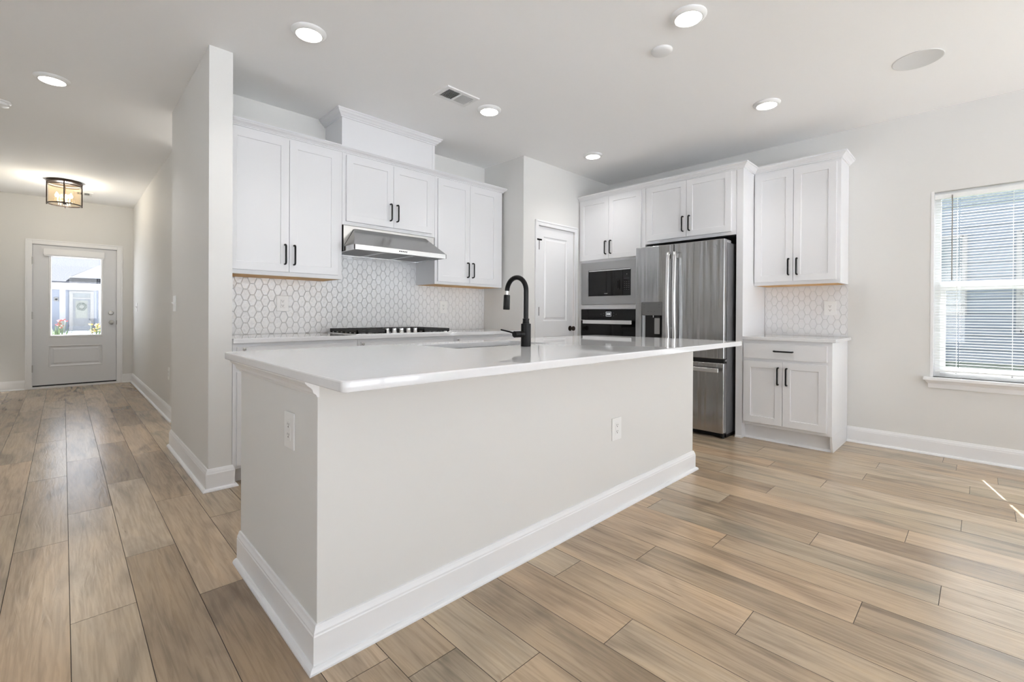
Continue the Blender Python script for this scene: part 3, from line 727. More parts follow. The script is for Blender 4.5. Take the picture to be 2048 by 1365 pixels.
r = thing('base_cabinet', (4.66, 1.165, 0), 'white base cabinet with one drawer and two doors standing right of the refrigerator', 'cabinet')
XB = 4.37; FBr = FX(XB)
G().box(XB, XR - 0.002, 0.829, 1.5005, 0.135, 0.8875).build('carcass', CAB, r, bevel=0.0015)
g = G().box(XB + 0.07, XR - 0.002, 0.845, 1.5005, 0, 0.1345)
g.prism([(XB + 0.07, 0.845, 0.1345), (XB + 0.012, 0.845, 0.1345), (XB + 0.016, 0.845, 0.09), (XB + 0.03, 0.845, 0.04), (XB + 0.055, 0.845, 0.0), (XB + 0.07, 0.845, 0)], (0, -0.016, 0)).box(XB + 0.07, XR - 0.002, 0.829, 0.845, 0, 0.1345)
g.build('toe_kick', CAB, r)
G().sweep([(XB + 0.07, 1.5005, -1, 0), (XB + 0.07, 0.845, -1, 0)], [(0, 0), (0.016, 0), (0.012, 0.01), (0.004, 0.016), (0, 0.018)]).build('shoe_moulding', TRIM, r)
d = slabfront('drawer', FBr, 0.862, 1.489, 0.728, 0.857, r); pull(FBr, 1.172, 0.797, d, L=0.14, horiz=True)
d = shaker('door', FBr, 0.862, 1.1765, 0.162, 0.704, r); pull(FBr, 1.1765 - 0.031, 0.585, d)
d = shaker('door', FBr, 1.1795, 1.489, 0.162, 0.704, r); pull(FBr, 1.1795 + 0.031, 0.585, d)
o = G().box(4.345, XR - 0.008, 0.802, 1.5015, 0.888, 0.9155).build('worktop', QUARTZ, None, bevel=0.003)
tag(o, 'short white quartz worktop on the small base cabinet right of the refrigerator', 'worktop')

# ------------------------------------------------------------------ refrigerator
r = thing('refrigerator', (4.55, 2.05, 0), 'stainless French-door refrigerator with water dispenser and bottom freezer drawer', 'refrigerator')
XF = 4.165; FF = FX(XF)
G().box(4.245, 4.93, 1.592, 2.462, 0.035, 1.757).build('case', DARKCASE, r, bevel=0.004)
G().box(4.2, 4.245, 1.60, 2.46, 0.08, 1.74).build('gasket', BLACKPL, r)
def sdoor(name, u0, u1, v0, v1):
    g = G(); e = 0.008
    return g.fbox(FF, u0, u1, v0, v1, -0.068, 0).build(name, STEEL, r, bevel=0.007, seg=3)
dr = sdoor('door', 1.590, 2.0565, 0.712, 1.782)
# left door with the dispenser recess
g = G(); u0, u1, v0, v1 = 2.0625, 2.466, 0.712, 1.782
g2 = G()
O0 = rrect(FF, u0, u1, v0, v1, -0.068, 0.004); O1 = rrect(FF, u0, u1, v0, v1, -0.006, 0.004); O2 = rrect(FF, u0 + 0.002, u1 - 0.002, v0 + 0.002, v1 - 0.002, -0.002, 0.004); O3 = rrect(FF, u0 + 0.007, u1 - 0.007, v0 + 0.007, v1 - 0.007, 0, 0.004)
D0 = rrect(FF, 2.174, 2.400, 0.79, 1.23, 0, 0.006); D1 = rrect(FF, 2.174, 2.400, 0.79, 1.23, -0.055, 0.006)
g2.face(O0); g2.ring(O0, O1); g2.ring(O1, O2); g2.ring(O2, O3); g2.ring(O3, D0); g2.ring(D0, D1); g2.face(D1)
dl = g2.build('door', STEEL, r, angle=50)
bm = bmesh.new(); bm.from_mesh(dl.data); bmesh.ops.remove_doubles(bm, verts=bm.verts, dist=1e-6); bmesh.ops.recalc_face_normals(bm, faces=bm.faces); bm.to_mesh(dl.data); bm.free()
for p_ in dl.data.polygons:
    if abs(p_.normal.x) > 0.999: p_.use_smooth = False
DGREY = mat('dispenser_grey', (0.17, 0.17, 0.17), 0.35, 0.6)
dp = thing('dispenser', FF(2.287, 1.0, 0), 'x', 'x'); 
bpy.data.objects.remove(dp, do_unlink=True)
G().fbox(FF, 2.1755, 2.3985, 1.0975, 1.2285, -0.05, 0.002).build('dispenser_panel', DGREY, r, bevel=0.003)
g = G(); R_ = 0.112; seg = 14; L0 = []; L1 = []
for i in range(seg + 1):
    a = PI * i / seg; uu = 2.287 + R_ * math.cos(a); ww = -0.004 - 0.05 * math.sin(a)
    L0.append(FF(uu, 0.80, ww)); L1.append(FF(uu, 1.0972, ww))
for i in range(seg): g.face([L0[i], L0[i + 1], L1[i + 1], L1[i]])
g.build('dispenser_recess', mat('recess_steel', (0.20, 0.20, 0.20), 0.42, 0.8), r, recalc=False)
G().fbox(FF, 2.209, 2.268, 0.914, 1.072, -0.030, -0.020).build('dispenser_paddle', PAINTSTEEL, r, bevel=0.003)
G().fbox(FF, 2.203, 2.209, 0.906, 1.09, -0.036, -0.018).fbox(FF, 2.209, 2.268, 1.073, 1.092, -0.036, -0.018).build('paddle_bracket', BLACKPL, r)
G().cyl(FF(2.278, 1.098, -0.02), FF(2.278, 1.076, -0.02), 0.007, 0.005, n=12).build('dispenser_spout', CHROME, r)
G().fbox(FF, 2.18, 2.394, 0.792, 0.80, -0.05, 0.004).build('drip_tray', DGREY, r)
g = G()
for u, v in ((2.365, 1.205), (2.365, 1.18), (2.205, 1.205), (2.205, 1.178), (2.325, 1.137), (2.29, 1.137), (2.255, 1.137)): g.fbox(FF, u - 0.008, u + 0.008, v - 0.001, v + 0.001, 0.002, 0.0023)
g.build('dispenser_legend', SLOT, r)
dz = sdoor('freezer_drawer', 1.590, 2.466, 0.052, 0.676)
G().box(4.18, 4.24, 1.595, 2.46, 0.677, 0.711).build('dark_gap', BLACKPL, r)
def bowed(u, v0, v1, parent):
    pts = []; n = 16
    for i in range(n + 1):
        t = i / n; v = v0 + (v1 - v0) * t; w = 0.050 + 0.017 * math.sin(PI * t); pts.append((v, w))
    g = G()
    a = [FF(u - 0.018, v, w - 0.007) for v, w in pts]; b = [FF(u + 0.018, v, w - 0.007) for v, w in pts]; c = [FF(u + 0.015, v, w + 0.007) for v, w in pts]; d = [FF(u - 0.015, v, w + 0.007) for v, w in pts]
    for i in range(n):
        for p, q in ((a, b), (b, c), (c, d), (d, a)): g.face([p[i], q[i], q[i + 1], p[i + 1]])
    g.face([a[0], b[0], c[0], d[0]]); g.face([a[n], b[n], c[n], d[n]])
    g.fbox(FF, u - 0.013, u + 0.013, v1 - 0.06, v1 - 0.018, 0, 0.046); g.fbox(FF, u - 0.013, u + 0.013, v0 + 0.018, v0 + 0.06, 0, 0.046)
    o = g.build('handle', CHROME, parent, angle=40)
    bm = bmesh.new(); bm.from_mesh(o.data); bmesh.ops.remove_doubles(bm, verts=bm.verts, dist=1e-6); bmesh.ops.recalc_face_normals(bm, faces=bm.faces); bm.to_mesh(o.data); bm.free()
bowed(2.092, 0.775, 1.702, dl); bowed(2.026, 0.775, 1.702, dr)
G().fbox(FF, 1.617, 2.44, 0.597, 0.633, 0.045, 0.060).fbox(FF, 1.66, 1.69, 0.603, 0.627, 0, 0.046).fbox(FF, 2.37, 2.40, 0.603, 0.627, 0, 0.046).build('handle', CHROME, dz, bevel=0.003)
for u in (1.605, 2.395): G().box(4.20, 4.36, u, u + 0.055, 1.758, 1.785).build('hinge_cover', PAINTSTEEL, r, bevel=0.003)
G().box(4.21, 4.25, 1.594, 1.62, 0.69, 0.706).build('center_hinge', CHROME, r)
for u in (1.62, 2.42): G().cyl((4.23, u, 0), (4.23, u, 0.05), 0.016, n=14).build('foot', BLACKPL, r)
G().box(4.255, 4.92, 1.60, 2.455, 0.004, 0.034).build('base_grille', BLACKPL, r)
G().lathe([(0.016, 0), (0.016, 0.0008), (0.013, 0.0011), (0.013, 0.0006), (0.004, 0.0006)], FF(1.672, 1.722, 0), (-1, 0, 0), 20).build('badge', STEEL, dr)

# ------------------------------------------------------------------ pantry door (door_2)
d2 = sroot('door_2', (3.95, YP, 0))
FP = FY(YP)
def casing(F, u0, u1, vt, wd, parent, v0=0.0, name='casing', mm=TRIM):
    g = G()
    g.fbox(F, u0 - wd, u0, v0, vt + wd, 0, 0.012).fbox(F, u1, u1 + wd, v0, vt + wd, 0, 0.012).fbox(F, u0, u1, vt, vt + wd, 0, 0.012)
    g.fbox(F, u0 - wd, u0 - wd + 0.018, v0, vt + wd, 0.012, 0.018).fbox(F, u1 + wd - 0.018, u1 + wd, v0, vt + wd, 0.012, 0.018).fbox(F, u0 - wd + 0.018, u1 + wd - 0.018, vt + wd - 0.018, vt + wd, 0.012, 0.018)
    return g.build(name, mm, parent, bevel=0.002)
casing(FP, PD0, PD1, PDT, 0.055, d2)
def panel_door(F, u0, u1, v0, v1, panels, m, parent, wback=-0.035, wface=0.0, mould=0.022):
    g = G()
    # grid faces around the recessed panels (stacked vertically, one column)
    pu0, pu1 = panels[0][0], panels[0][1]
    rows = [v0] + [q for p in sorted(panels, key=lambda p: p[2]) for q in (p[2], p[3])] + [v1]
    g.face(rrect(F, u0, u1, v0, v1, wback)); g.ring(rrect(F, u0, u1, v0, v1, wback), rrect(F, u0, u1, v0, v1, wface))
    def q(a, b, c, d): g.face(rrect(F, a, b, c, d, wface))
    for i in range(len(rows) - 1):
        q(u0, pu0, rows[i], rows[i + 1]); q(pu1, u1, rows[i], rows[i + 1])
        if i % 2 == 0: q(pu0, pu1, rows[i], rows[i + 1])
        else:
            a, b = rows[i], rows[i + 1]
            L = [rrect(F, pu0 + o, pu1 - o, a + o, b - o, wface + w) for o, w in ((0, 0), (0.006, -0.007), (mould * 0.6, -0.009), (mould, -0.009), (mould + 0.016, -0.001))]
            for s, t in zip(L[:-1], L[1:]): g.ring(s, t)
            g.face(L[-1])
    o = g.build('slab', m, parent, angle=25, recalc=True)
    bm = bmesh.new(); bm.from_mesh(o.data); bmesh.ops.remove_doubles(bm, verts=bm.verts, dist=1e-6); bmesh.ops.recalc_face_normals(bm, faces=bm.faces); bm.to_mesh(o.data); bm.free()
    o.data.polygons.foreach_set('use_smooth', [False] * len(o.data.polygons))
    return o
panel_door(FY(YP + 0.012), PD0 + 0.003, PD1 - 0.003, 0.012, PDT - 0.004, [(3.742, 4.142, 0.20, 0.86), (3.742, 4.142, 1.03, 1.95)], TRIM, d2)
g = G().box(PD0, PD0 + 0.002, YP, YP + 0.11, 0, PDT)
g.build('jamb', TRIM, d2)
for z in (0.25, 1.135, 1.845):
    G().fbox(FP, PD0 - 0.004, PD0 + 0.010, z - 0.045, z + 0.045, -0.004, 0.004).cyl(FP(PD0 + 0.003, z - 0.047, 0.006), FP(PD0 + 0.003, z + 0.047, 0.006), 0.0075, n=10).build('hinge', BLACK, d2)
G().cyl(FP(PD0 - 0.03, 1.905, 0.015), FP(PD0 + 0.035, 1.905, 0.015), 0.009, n=10).cyl(FP(PD0 + 0.003, 1.89, 0.008), FP(PD0 + 0.003, 1.908, 0.012), 0.006, n=10).build('hinge_stop', BLACK, d2)
FK = FY(YP + 0.012)
G().lathe([(0.030, 0), (0.030, 0.004), (0.012, 0.008), (0.010, 0.028), (0.020, 0.036), (0.027, 0.046), (0.026, 0.058), (0.016, 0.066), (0.002, 0.067)], FK(4.205, 0.942, 0), (0, -1, 0), 24).build('knob', BRONZE, d2, label='dark round door knob')

# ------------------------------------------------------------------ front door (door_1)
d1 = sroot('door_1', (0.14, YD, 0))
FDf = FY(YD)
casing(FDf, FD0, FD1, FDT, 0.067, d1)
G().box(FD0, FD0 + 0.004, YD, YD + 0.13, 0.03, FDT).box(FD1 - 0.004, FD1, YD, YD + 0.13, 0.03, FDT).box(FD0, FD1, YD, YD + 0.13, FDT - 0.004, FDT).build('jamb', DOORW, d1)
G().box(FD0, FD1, YD - 0.02, YD + 0.13, 0, 0.026).build('threshold', TRIM, d1)
G().box(FD0 + 0.005, FD1 - 0.005, YD + 0.024, YD + 0.06, 0.026, 0.0465).build('leak_strip', BLACKPL, d1, label='black strip added to close the light gap under the door')  # added black strip stops daylight leaking under the slab
FS = FY(YD + 0.02); gu0, gu1, gv0, gv1 = -0.125, 0.412, 0.762, 1.905
DU0, DU1, DV0, DV1 = FD0 + 0.0055, FD1 - 0.0055, 0.046, FDT - 0.0055
G().box(FD0, FD0 + 0.02, YD + 0.068, YD + 0.08, 0.03, FDT).box(FD1 - 0.02, FD1, YD + 0.068, YD + 0.08, 0.03, FDT).box(FD0 + 0.02, FD1 - 0.02, YD + 0.068, YD + 0.08, FDT - 0.02, FDT).build('leak_stop', DOORW, d1)  # unseen strips added to block light leaking round the slab
g = G(); F = FS
g.ring(rrect(F, DU0, DU1, DV0, DV1, -0.044), rrect(F, DU0, DU1, DV0, DV1, 0))
pu0, pu1, pv0, pv1 = -0.152, 0.434, 0.303, 0.612
rows = [DV0, pv0, pv1, gv0, gv1, DV1]
for i in range(5):
    a, b = rows[i], rows[i + 1]
    if i == 1:
        g.face(rrect(F, DU0, pu0, a, b, 0)); g.face(rrect(F, pu1, DU1, a, b, 0))
        L = [rrect(F, pu0 + o, pu1 - o, a + o, b - o, w) for o, w in ((0, 0), (0.006, 0.006), (0.016, 0.0), (0.028, -0.009), (0.040, -0.009), (0.056, -0.001))]
        for s, t in zip(L[:-1], L[1:]): g.ring(s, t)
        g.face(L[-1])
    elif i == 3:
        g.face(rrect(F, DU0, gu0, a, b, 0)); g.face(rrect(F, gu1, DU1, a, b, 0))
        g.ring(rrect(F, gu0, gu1, a, b, 0), rrect(F, gu0, gu1, a, b, -0.044))
    else: g.face(rrect(F, DU0, DU1, a, b, 0))
for i in range(5):
    a, b = rows[i], rows[i + 1]
    if i == 3: g.face(rrect(F, DU0, gu0, a, b, -0.044)); g.face(rrect(F, gu1, DU1, a, b, -0.044))
    else: g.face(rrect(F, DU0, DU1, a, b, -0.044))
sl = g.build('slab', DOORW, d1, recalc=False)
sl.data.polygons.foreach_set('use_smooth', [False] * len(sl.data.polygons))
o0, o1, o2, i1 = [rrect(FS, gu0 - k, gu1 + k, gv0 - k, gv1 + k, w) for k, w in ((0.026, 0), (0.024, 0.010), (0.004, 0.013), (-0.004, 0.0))]
G().ring(o0, o1).ring(o1, o2).ring(o2, i1).build('glass_frame', TRIM, d1, recalc=False)
G().box(gu0 - 0.002, gu1 + 0.002, YD + 0.040, YD + 0.044, gv0 - 0.002, gv1 + 0.002).build('glass_pane', GLASS, d1)
G().fbox(FS, -0.205, 0.449, 1.925, 2.012, 0.001, 0.055).fbox(FS, -0.2, 0.444, 1.910, 1.925, 0.012, 0.045).build('shade_cassette', TRIM, d1, bevel=0.003, label='white rolled shade cassette')
for z in (0.29, 1.05, 1.83): G().fbox(FDf, FD0 - 0.006, FD0 + 0.012, z - 0.05, z + 0.05, -0.004, 0.006).cyl(FDf(FD0 + 0.003, z - 0.052, 0.008), FDf(FD0 + 0.003, z + 0.052, 0.008), 0.007, n=10).build('hinge', BRASSG, d1)
G().lathe([(0.032, 0), (0.032, 0.006), (0.014, 0.010), (0.012, 0.03), (0.024, 0.04), (0.029, 0.052), (0.026, 0.064), (0.012, 0.070), (0.002, 0.0705)], FS(0.533, 0.944, 0), (0, -1, 0), 24).build('knob', BRASSG, d1, label='round nickel door knob')
G().lathe([(0.032, 0), (0.032, 0.008), (0.024, 0.014), (0.02, 0.015), (0.002, 0.0155)], FS(0.530, 1.090, 0), (0, -1, 0), 24).fbox(FS, 0.522, 0.538, 1.086, 1.094, 0.015, 0.028).build('deadbolt', BRASSG, d1, label='round nickel deadbolt')
G().fbox(FDf, FD1 - 0.004, FD1 + 0.004, 0.91, 0.975, 0.0, 0.004).build('strike_plate', BLACK, d1)
G().box(-0.45, 0.75, YD - 0.0, YD + 0.05, -0.001, 0.0005)

# ------------------------------------------------------------------ switches and hall outlet
def switch(F, u, v, W, n, label):
    r = thing('light_switch', F(u, v, 0), label, 'light switch', 'white toggle switches')
    G().fbox(F, u - W / 2, u + W / 2, v - 0.063, v + 0.063, 0, 0.006).build('plate', PLASTIC, r, bevel=0.0022)
    for i in range(n):
        uu = u + (i - (n - 1) / 2) * 0.046
        a, b = F(uu - 0.0045, v - 0.006, 0.005), F(uu + 0.0045, v + 0.006, 0.005)
        G().prism([F(uu - 0.0045, v - 0.009, 0.005), F(uu - 0.0045, v + 0.009, 0.005), F(uu - 0.0045, v + 0.013, 0.020), F(uu - 0.0045, v + 0.005, 0.020)], Vector(F(1, 0, 0)) * 0.009 - Vector(F(0, 0, 0)) * 0.009).build('toggle', PLASTIC, r)
switch(FX(0.64), 4.515, 1.172, 0.118, 2, 'white toggle switch plate on the edge of the wing wall')
switch(FX(0.79), 8.83, 1.178, 0.12, 2, 'white toggle switch plate on the hall wall near the front door')
receptacle('wall_outlet', FX(0.79), 5.905, 0.465, 'white outlet plate low on the hall wall past the wing wall', 'white wall outlets')

# ------------------------------------------------------------------ ceiling fittings
def downlight(x, y, label):
    r = thing('recessed_downlight', (x, y, CZ), label, 'ceiling light', 'round white ceiling downlights')
    G().lathe([(0.0955, 0), (0.0955, 0.004), (0.093, 0.008), (0.082, 0.017), (0.074, 0.021), (0.070, 0.0205), (0.069, 0.0)], (x, y, CZ), (0, 0, -1), 48).build('trim_ring', PLASTIC, r, angle=50)
    G().lathe([(0.0695, 0.016), (0.0695, 0.0195), (0.060, 0.0215), (0.002, 0.0225)], (x, y, CZ), (0, 0, -1), 48).build('lens', LENS, r, angle=50)
    return r
first = downlight(1.028, 2.768, 'lit ceiling downlight in front of the left wall cabinets, nearest the wing wall')
spots = [(2.458, 1.140, 'lit ceiling downlight above the island front, next to the small blank disc'),
         (2.455, 2.788, 'lit ceiling downlight beside the ceiling air vent'),
         (3.908, 1.180, 'lit ceiling downlight in front of the cabinets right of the refrigerator'),
         (3.908, 2.818, 'lit ceiling downlight in the far corner above the pantry door and oven'),
         (-0.058, 4.600, 'lit ceiling downlight over the hallway, left of the wing wall')]
for x, y, lab in spots: dup(first, (x, y, CZ), lab)
for x, y in [(1.028, 2.768)] + [(a, b) for a, b, _ in spots] + [(1.03, 1.15), (2.4, -1.2), (4.0, -1.6)]:  # the last three are out of view, added to light the room
    ld = bpy.data.lights.new('downlight_lamp', 'AREA'); ld.shape = 'DISK'; ld.size = 0.13; ld.energy = LAMP_POWER; ld.spread = math.radians(112); ld.color = (1.0, 0.985, 0.97)
    lo_ = bpy.data.objects.new('downlight_lamp', ld); COL.objects.link(lo_); lo_.location = (x, y, CZ - 0.026)
for x, y, lab in [(1.03, 1.15, 'added ceiling downlight above the near corner of the island, out of the picture'),
                  (2.4, -1.2, 'added unseen ceiling downlight behind the photographer, in the middle of the room'),
                  (4.0, -1.6, 'added unseen ceiling downlight behind the photographer, near the second window')]:
    dup(first, (x, y, CZ), lab)
ld = bpy.data.lights.new('side_hall_fill', 'AREA'); ld.shape = 'DISK'; ld.size = 0.13; ld.energy = 13; ld.color = (1.0, 0.985, 0.97)  # unseen lamp added to brighten the hallway
lo_ = bpy.data.objects.new('side_hall_fill', ld); COL.objects.link(lo_); lo_.location = (1.45, 5.16, CZ - 0.026)
dup(first, (1.45, 5.16, CZ), 'unseen ceiling downlight added in the side hall to brighten the hallway')
r = thing('ceiling_blank_plate', (2.665, 1.405, CZ), 'small blank white disc on the ceiling over the island', 'cover plate')
G().lathe([(0.064, 0), (0.064, 0.005), (0.058, 0.012), (0.046, 0.017), (0.002, 0.0175)], (2.665, 1.405, CZ), (0, 0, -1), 40).build('disc', PLASTIC, r, angle=50)
r = thing('ceiling_speaker', (3.92, 0.30, CZ), 'large flush round speaker grille on the ceiling by the right wall', 'speaker')
G().lathe([(0.128, 0), (0.128, 0.003), (0.124, 0.005), (0.121, 0.004), (0.002, 0.004)], (3.92, 0.30, CZ), (0, 0, -1), 56).build('grille', mat('speaker_mesh', (0.66, 0.66, 0.655), 0.7), r, angle=50)
r = thing('smoke_detector', (-0.366, 5.39, CZ), 'white smoke detector on the hallway ceiling at the edge of view', 'smoke detector')
G().lathe([(0.072, 0), (0.072, 0.008), (0.068, 0.011), (0.054, 0.0115), (0.054, 0.014)], (-0.366, 5.39, CZ), (0, 0, -1), 40).build('base', PLASTIC, r, angle=40)
G().lathe([(0.053, 0.0145), (0.060, 0.018), (0.058, 0.032), (0.044, 0.040), (0.002, 0.042)], (-0.366, 5.39, CZ), (0, 0, -1), 40).build('cap', PLASTIC, r, angle=40)
def vent(x0, x1, y0, y1, label, n):
    r = thing('ceiling_vent', ((x0 + x1) / 2, (y0 + y1) / 2, CZ), label, 'vent')
    F = FZ(CZ); m = 0.034
    O0 = rrect(F, x0, x1, y0, y1, 0); O1 = rrect(F, x0 + 0.004, x1 - 0.004, y0 + 0.004, y1 - 0.004, 0.007); I1 = rrect(F, x0 + m, x1 - m, y0 + m, y1 - m, 0.007); I0 = rrect(F, x0 + m, x1 - m, y0 + m, y1 - m, 0.0)
    G().ring(O0, O1).ring(O1, I1).ring(I1, I0).fbox(F, (x0 + x1) / 2 - 0.008, (x0 + x1) / 2 + 0.008, y0 + m, y1 - m, 0.001, 0.007).build('frame', PLASTIC, r, recalc=False)
    G().fbox(F, x0 + m, x1 - m, y0 + m, y1 - m, 0.0003, 0.0010).build('backing', SLOT, r)
    xm = (x0 + x1) / 2
    for a, b, sg in ((x0 + m, xm - 0.008, 1), (xm + 0.008, x1 - m, -1)):
        g = G(); k = max(3, int((b - a) / 0.0115))
        for i in range(k):
            x = a + (b - a) * (i + 0.5) / k; s = -0.0015 * sg
            g.prism([(x - s, y0 + m, CZ - 0.0016), (x - s + 0.0009, y0 + m, CZ - 0.0012), (x + s + 0.0009, y0 + m, CZ - 0.0075), (x + s, y0 + m, CZ - 0.0079)], (0, y1 - y0 - 2 * m, 0))
        g.build('louvers', PLASTIC, r)
    G().fbox(F, x1 - m + 0.006, x1 - m + 0.011, y0 + m + 0.02, y0 + m + 0.06, 0.007, 0.012).build('lever', PLASTIC, r)
    return r
vent(1.977, 2.276, 2.694, 2.888, 'white rectangular air vent on the ceiling in front of the range hood', 8)
vent(0.10, 0.295, 8.62, 8.86, 'small ceiling air vent in the hall behind the glass lantern', 8)

# hall lantern
hx, hy = 0.010, 8.10
r = thing('flush_lantern', (hx, hy, CZ), 'bronze and glass drum lantern with lit candle bulbs on the hall ceiling', 'ceiling light')
G().lathe([(0.165, 0), (0.168, 0.006), (0.168, 0.028), (0.158, 0.034), (0.06, 0.036), (0.002, 0.036)], (hx, hy, CZ), (0, 0, -1), 48).build('canopy', BRONZE, r, angle=40)
def hoop(z, R, t, hh, name):
    return G().lathe([(R - t, 0), (R, 0), (R, hh), (R - t, hh)], (hx, hy, z), (0, 0, -1), 48, close=True).build(name, BRONZE, r, angle=40)
hoop(2.700, 0.158, 0.006, 0.012, 'upper_hoop'); hoop(2.462, 0.160, 0.010, 0.012, 'lower_hoop')
for k in range(4):
    a = math.radians(45 * 0 + 90 * k + 268); cx_, cy_ = hx + 0.160 * math.cos(a), hy + 0.160 * math.sin(a)
    G().box(cx_ - 0.006, cx_ + 0.006, cy_ - 0.006, cy_ + 0.006, 2.440, 2.722).build('rod', BRONZE, r)
g = G().lathe([(0.150, 0), (0.150, 0.235)], (hx, hy, 2.694), (0, 0, -1), 48); g.f = g.f[:-2]; g.mi = g.mi[:-2]
g.build('glass_drum', SHADE, r, recalc=False)
G().cyl((hx, hy, 2.714), (hx, hy, 2.47), 0.006, n=10).lathe([(0.002, -0.02), (0.016, -0.016), (0.016, 0.0), (0.05, 0.004), (0.05, 0.010), (0.002, 0.012)], (hx, hy, 2.475), (0, 0, 1), 20).build('stem', BRONZE, r)
for k in range(3):
    a = math.radians(120 * k + 200); bx_, by_ = hx + 0.075 * math.cos(a), hy + 0.075 * math.sin(a)
    cndl = G().cyl((bx_, by_, 2.487), (bx_, by_, 2.535), 0.011, n=14).build('candle', CREAM, r)
    G().lathe([(0.008, 0), (0.017, 0.012), (0.019, 0.022), (0.013, 0.042), (0.004, 0.062), (0.001, 0.066)], (bx_, by_, 2.536), (0, 0, 1), 16).build('bulb', FLAME, cndl)
    G().cyl((hx, hy, 2.482), (bx_, by_, 2.484), 0.005, n=8).build('arm', BRONZE, r)
ld = bpy.data.lights.new('lantern_lamp', 'POINT'); ld.energy = 19; ld.shadow_soft_size = 0.09; ld.color = (0.97, 0.985, 1.0)
lo_ = bpy.data.objects.new('lantern_lamp', ld); COL.objects.link(lo_); lo_.location = (hx, hy, 2.565)

# ------------------------------------------------------------------ windows
def window_unit(name, y0, y1, z0, z1, x):
    w = sroot(name, (x, (y0 + y1) / 2, z0))
    fr = 0.042; zm = 1.345
    g = G()
    for a, b, c, d in ((y0, y0 + fr, z0, z1), (y1 - fr, y1, z0, z1), (y0 + fr, y1 - fr, z0, z0 + 0.035), (y0 + fr, y1 - fr, z1 - fr, z1)): g.box(x + 0.055, x + 0.135, a, b, c, d)
    g.build('frame', VINYL, w, bevel=0.002)
    s = 0.03
    g = G().box(x + 0.065, x + 0.10, y0 + fr, y1 - fr, zm - 0.034, zm + 0.034)
    g.box(x + 0.070, x + 0.10, y0 + fr, y0 + fr + s, z0 + 0.035, zm - 0.034).box(x + 0.070, x + 0.10, y1 - fr - s, y1 - fr, z0 + 0.035, zm - 0.034).box(x + 0.070, x + 0.10, y0 + fr + s, y1 - fr - s, z0 + 0.035, z0 + 0.075)
    g.build('sash', VINYL, w, bevel=0.002)
    G().box(x + 0.084, x + 0.088, y0 + fr, y1 - fr, z0 + 0.03, zm).build('lower_pane', GLASS, w)
    G().box(x + 0.110, x + 0.114, y0 + fr, y1 - fr, zm, z1 - fr).build('upper_pane', GLASS, w)
    return w
def stool(name, y0, y1, x, z):
    g = G().box(x - 0.062, x + 0.055, y0 - 0.055, y1 + 0.052, z - 0.022, z)
    g.prism([(x, y1 + 0.045, z - 0.022), (x - 0.05, y1 + 0.045, z - 0.022), (x - 0.012, y1 + 0.012, z - 0.086), (x, y1 + 0.012, z - 0.086)], (0, 0, 0)) if False else None
    P1 = [(0, z - 0.022), (0.045, z - 0.022), (0.036, z - 0.034), (0.018, z - 0.05), (0.014, z - 0.086), (0, z - 0.086)]
    g.sweep([(x, y1 + 0.012, -1, 0.75), (x, y0 - 0.012, -1, -0.75)], P1)
    return struct(g.build(name, TRIM, None, bevel=0.002))
window_unit('window_1', W1a, W1b, W1z0, W1z1, XR)
window_unit('window_2', W2a, W2b, W1z0, W1z1, XR)  # out of view, added for its daylight
stool('trim_3', W1a, W1b, XR, W1z0)
stool('trim_4', W2a, W2b, XR, W1z0)
struct(G().box(XR - 0.003, XR + 0.055, W1b - 0.004, W1b + 0.014, W1z0, W1z1 + 0.006).build('trim_5', TRIM))
def blinds(y0, y1, label):
    r = thing('window_blind', (XR + 0.03, (y0 + y1) / 2, W1z0), label, 'blind')
    G().box(XR + 0.012, XR + 0.045, y0 + 0.006, y1 - 0.006, 2.032, 2.070).build('headrail', BLIND, r, bevel=0.002)
    g = G(); xc = XR + 0.030; z = 2.018; tl = 0.0026; ya, yb = y0 + 0.012, y1 - 0.012
    gap = [(y1 - 0.149, 0.0034)]
    while z > 0.690:
        segs = []; s = ya
        for c, hw in sorted(gap): segs.append((s, c - hw)); s = c + hw
        segs.append((s, yb))
        for a, b in segs:
            top = [(xc - 0.0132, z - 0.0026), (xc - 0.007, z + 0.0008), (xc, z + 0.002), (xc + 0.007, z + 0.0012), (xc + 0.0132, z - 0.0018)]
            lo__ = [(p, q - 0.0007) for p, q in top][::-1]
            g.prism([(p, a, q) for p, q in top + lo__], (0, b - a, 0))
        z -= 0.0215
    g.build('slats', BLIND, r, angle=50)
    G().box(XR + 0.018, XR + 0.042, ya, yb, 0.664, 0.678).build('bottom_rail', BLIND, r, bevel=0.003)
    for yy in (y1 - 0.136, (y0 + y1) / 2 + 0.17, y0 + 0.3):
        G().cyl((XR + 0.0165, yy, 0.67), (XR + 0.0165, yy, 2.035), 0.0011, n=6).cyl((XR + 0.0435, yy, 0.67), (XR + 0.0435, yy, 2.035), 0.0011, n=6).build('ladder_cord', BLIND, r)
        G().lathe([(0.004, 0), (0.006, 0.003), (0.006, 0.009), (0.003, 0.012)], (XR + 0.03, yy, 0.652), (0, 0, 1), 12).build('cord_button', BLIND, r)
    G().cyl((XR + 0.008, y1 - 0.108, 2.055), (XR + 0.010, y1 - 0.108, 1.385), 0.0036, n=8).build('tilt_wand', WAND, r, label='dark tilt wand')
    return r
blinds(W1a, W1b, 'white slatted blind lowered over the window at the right edge of the room')
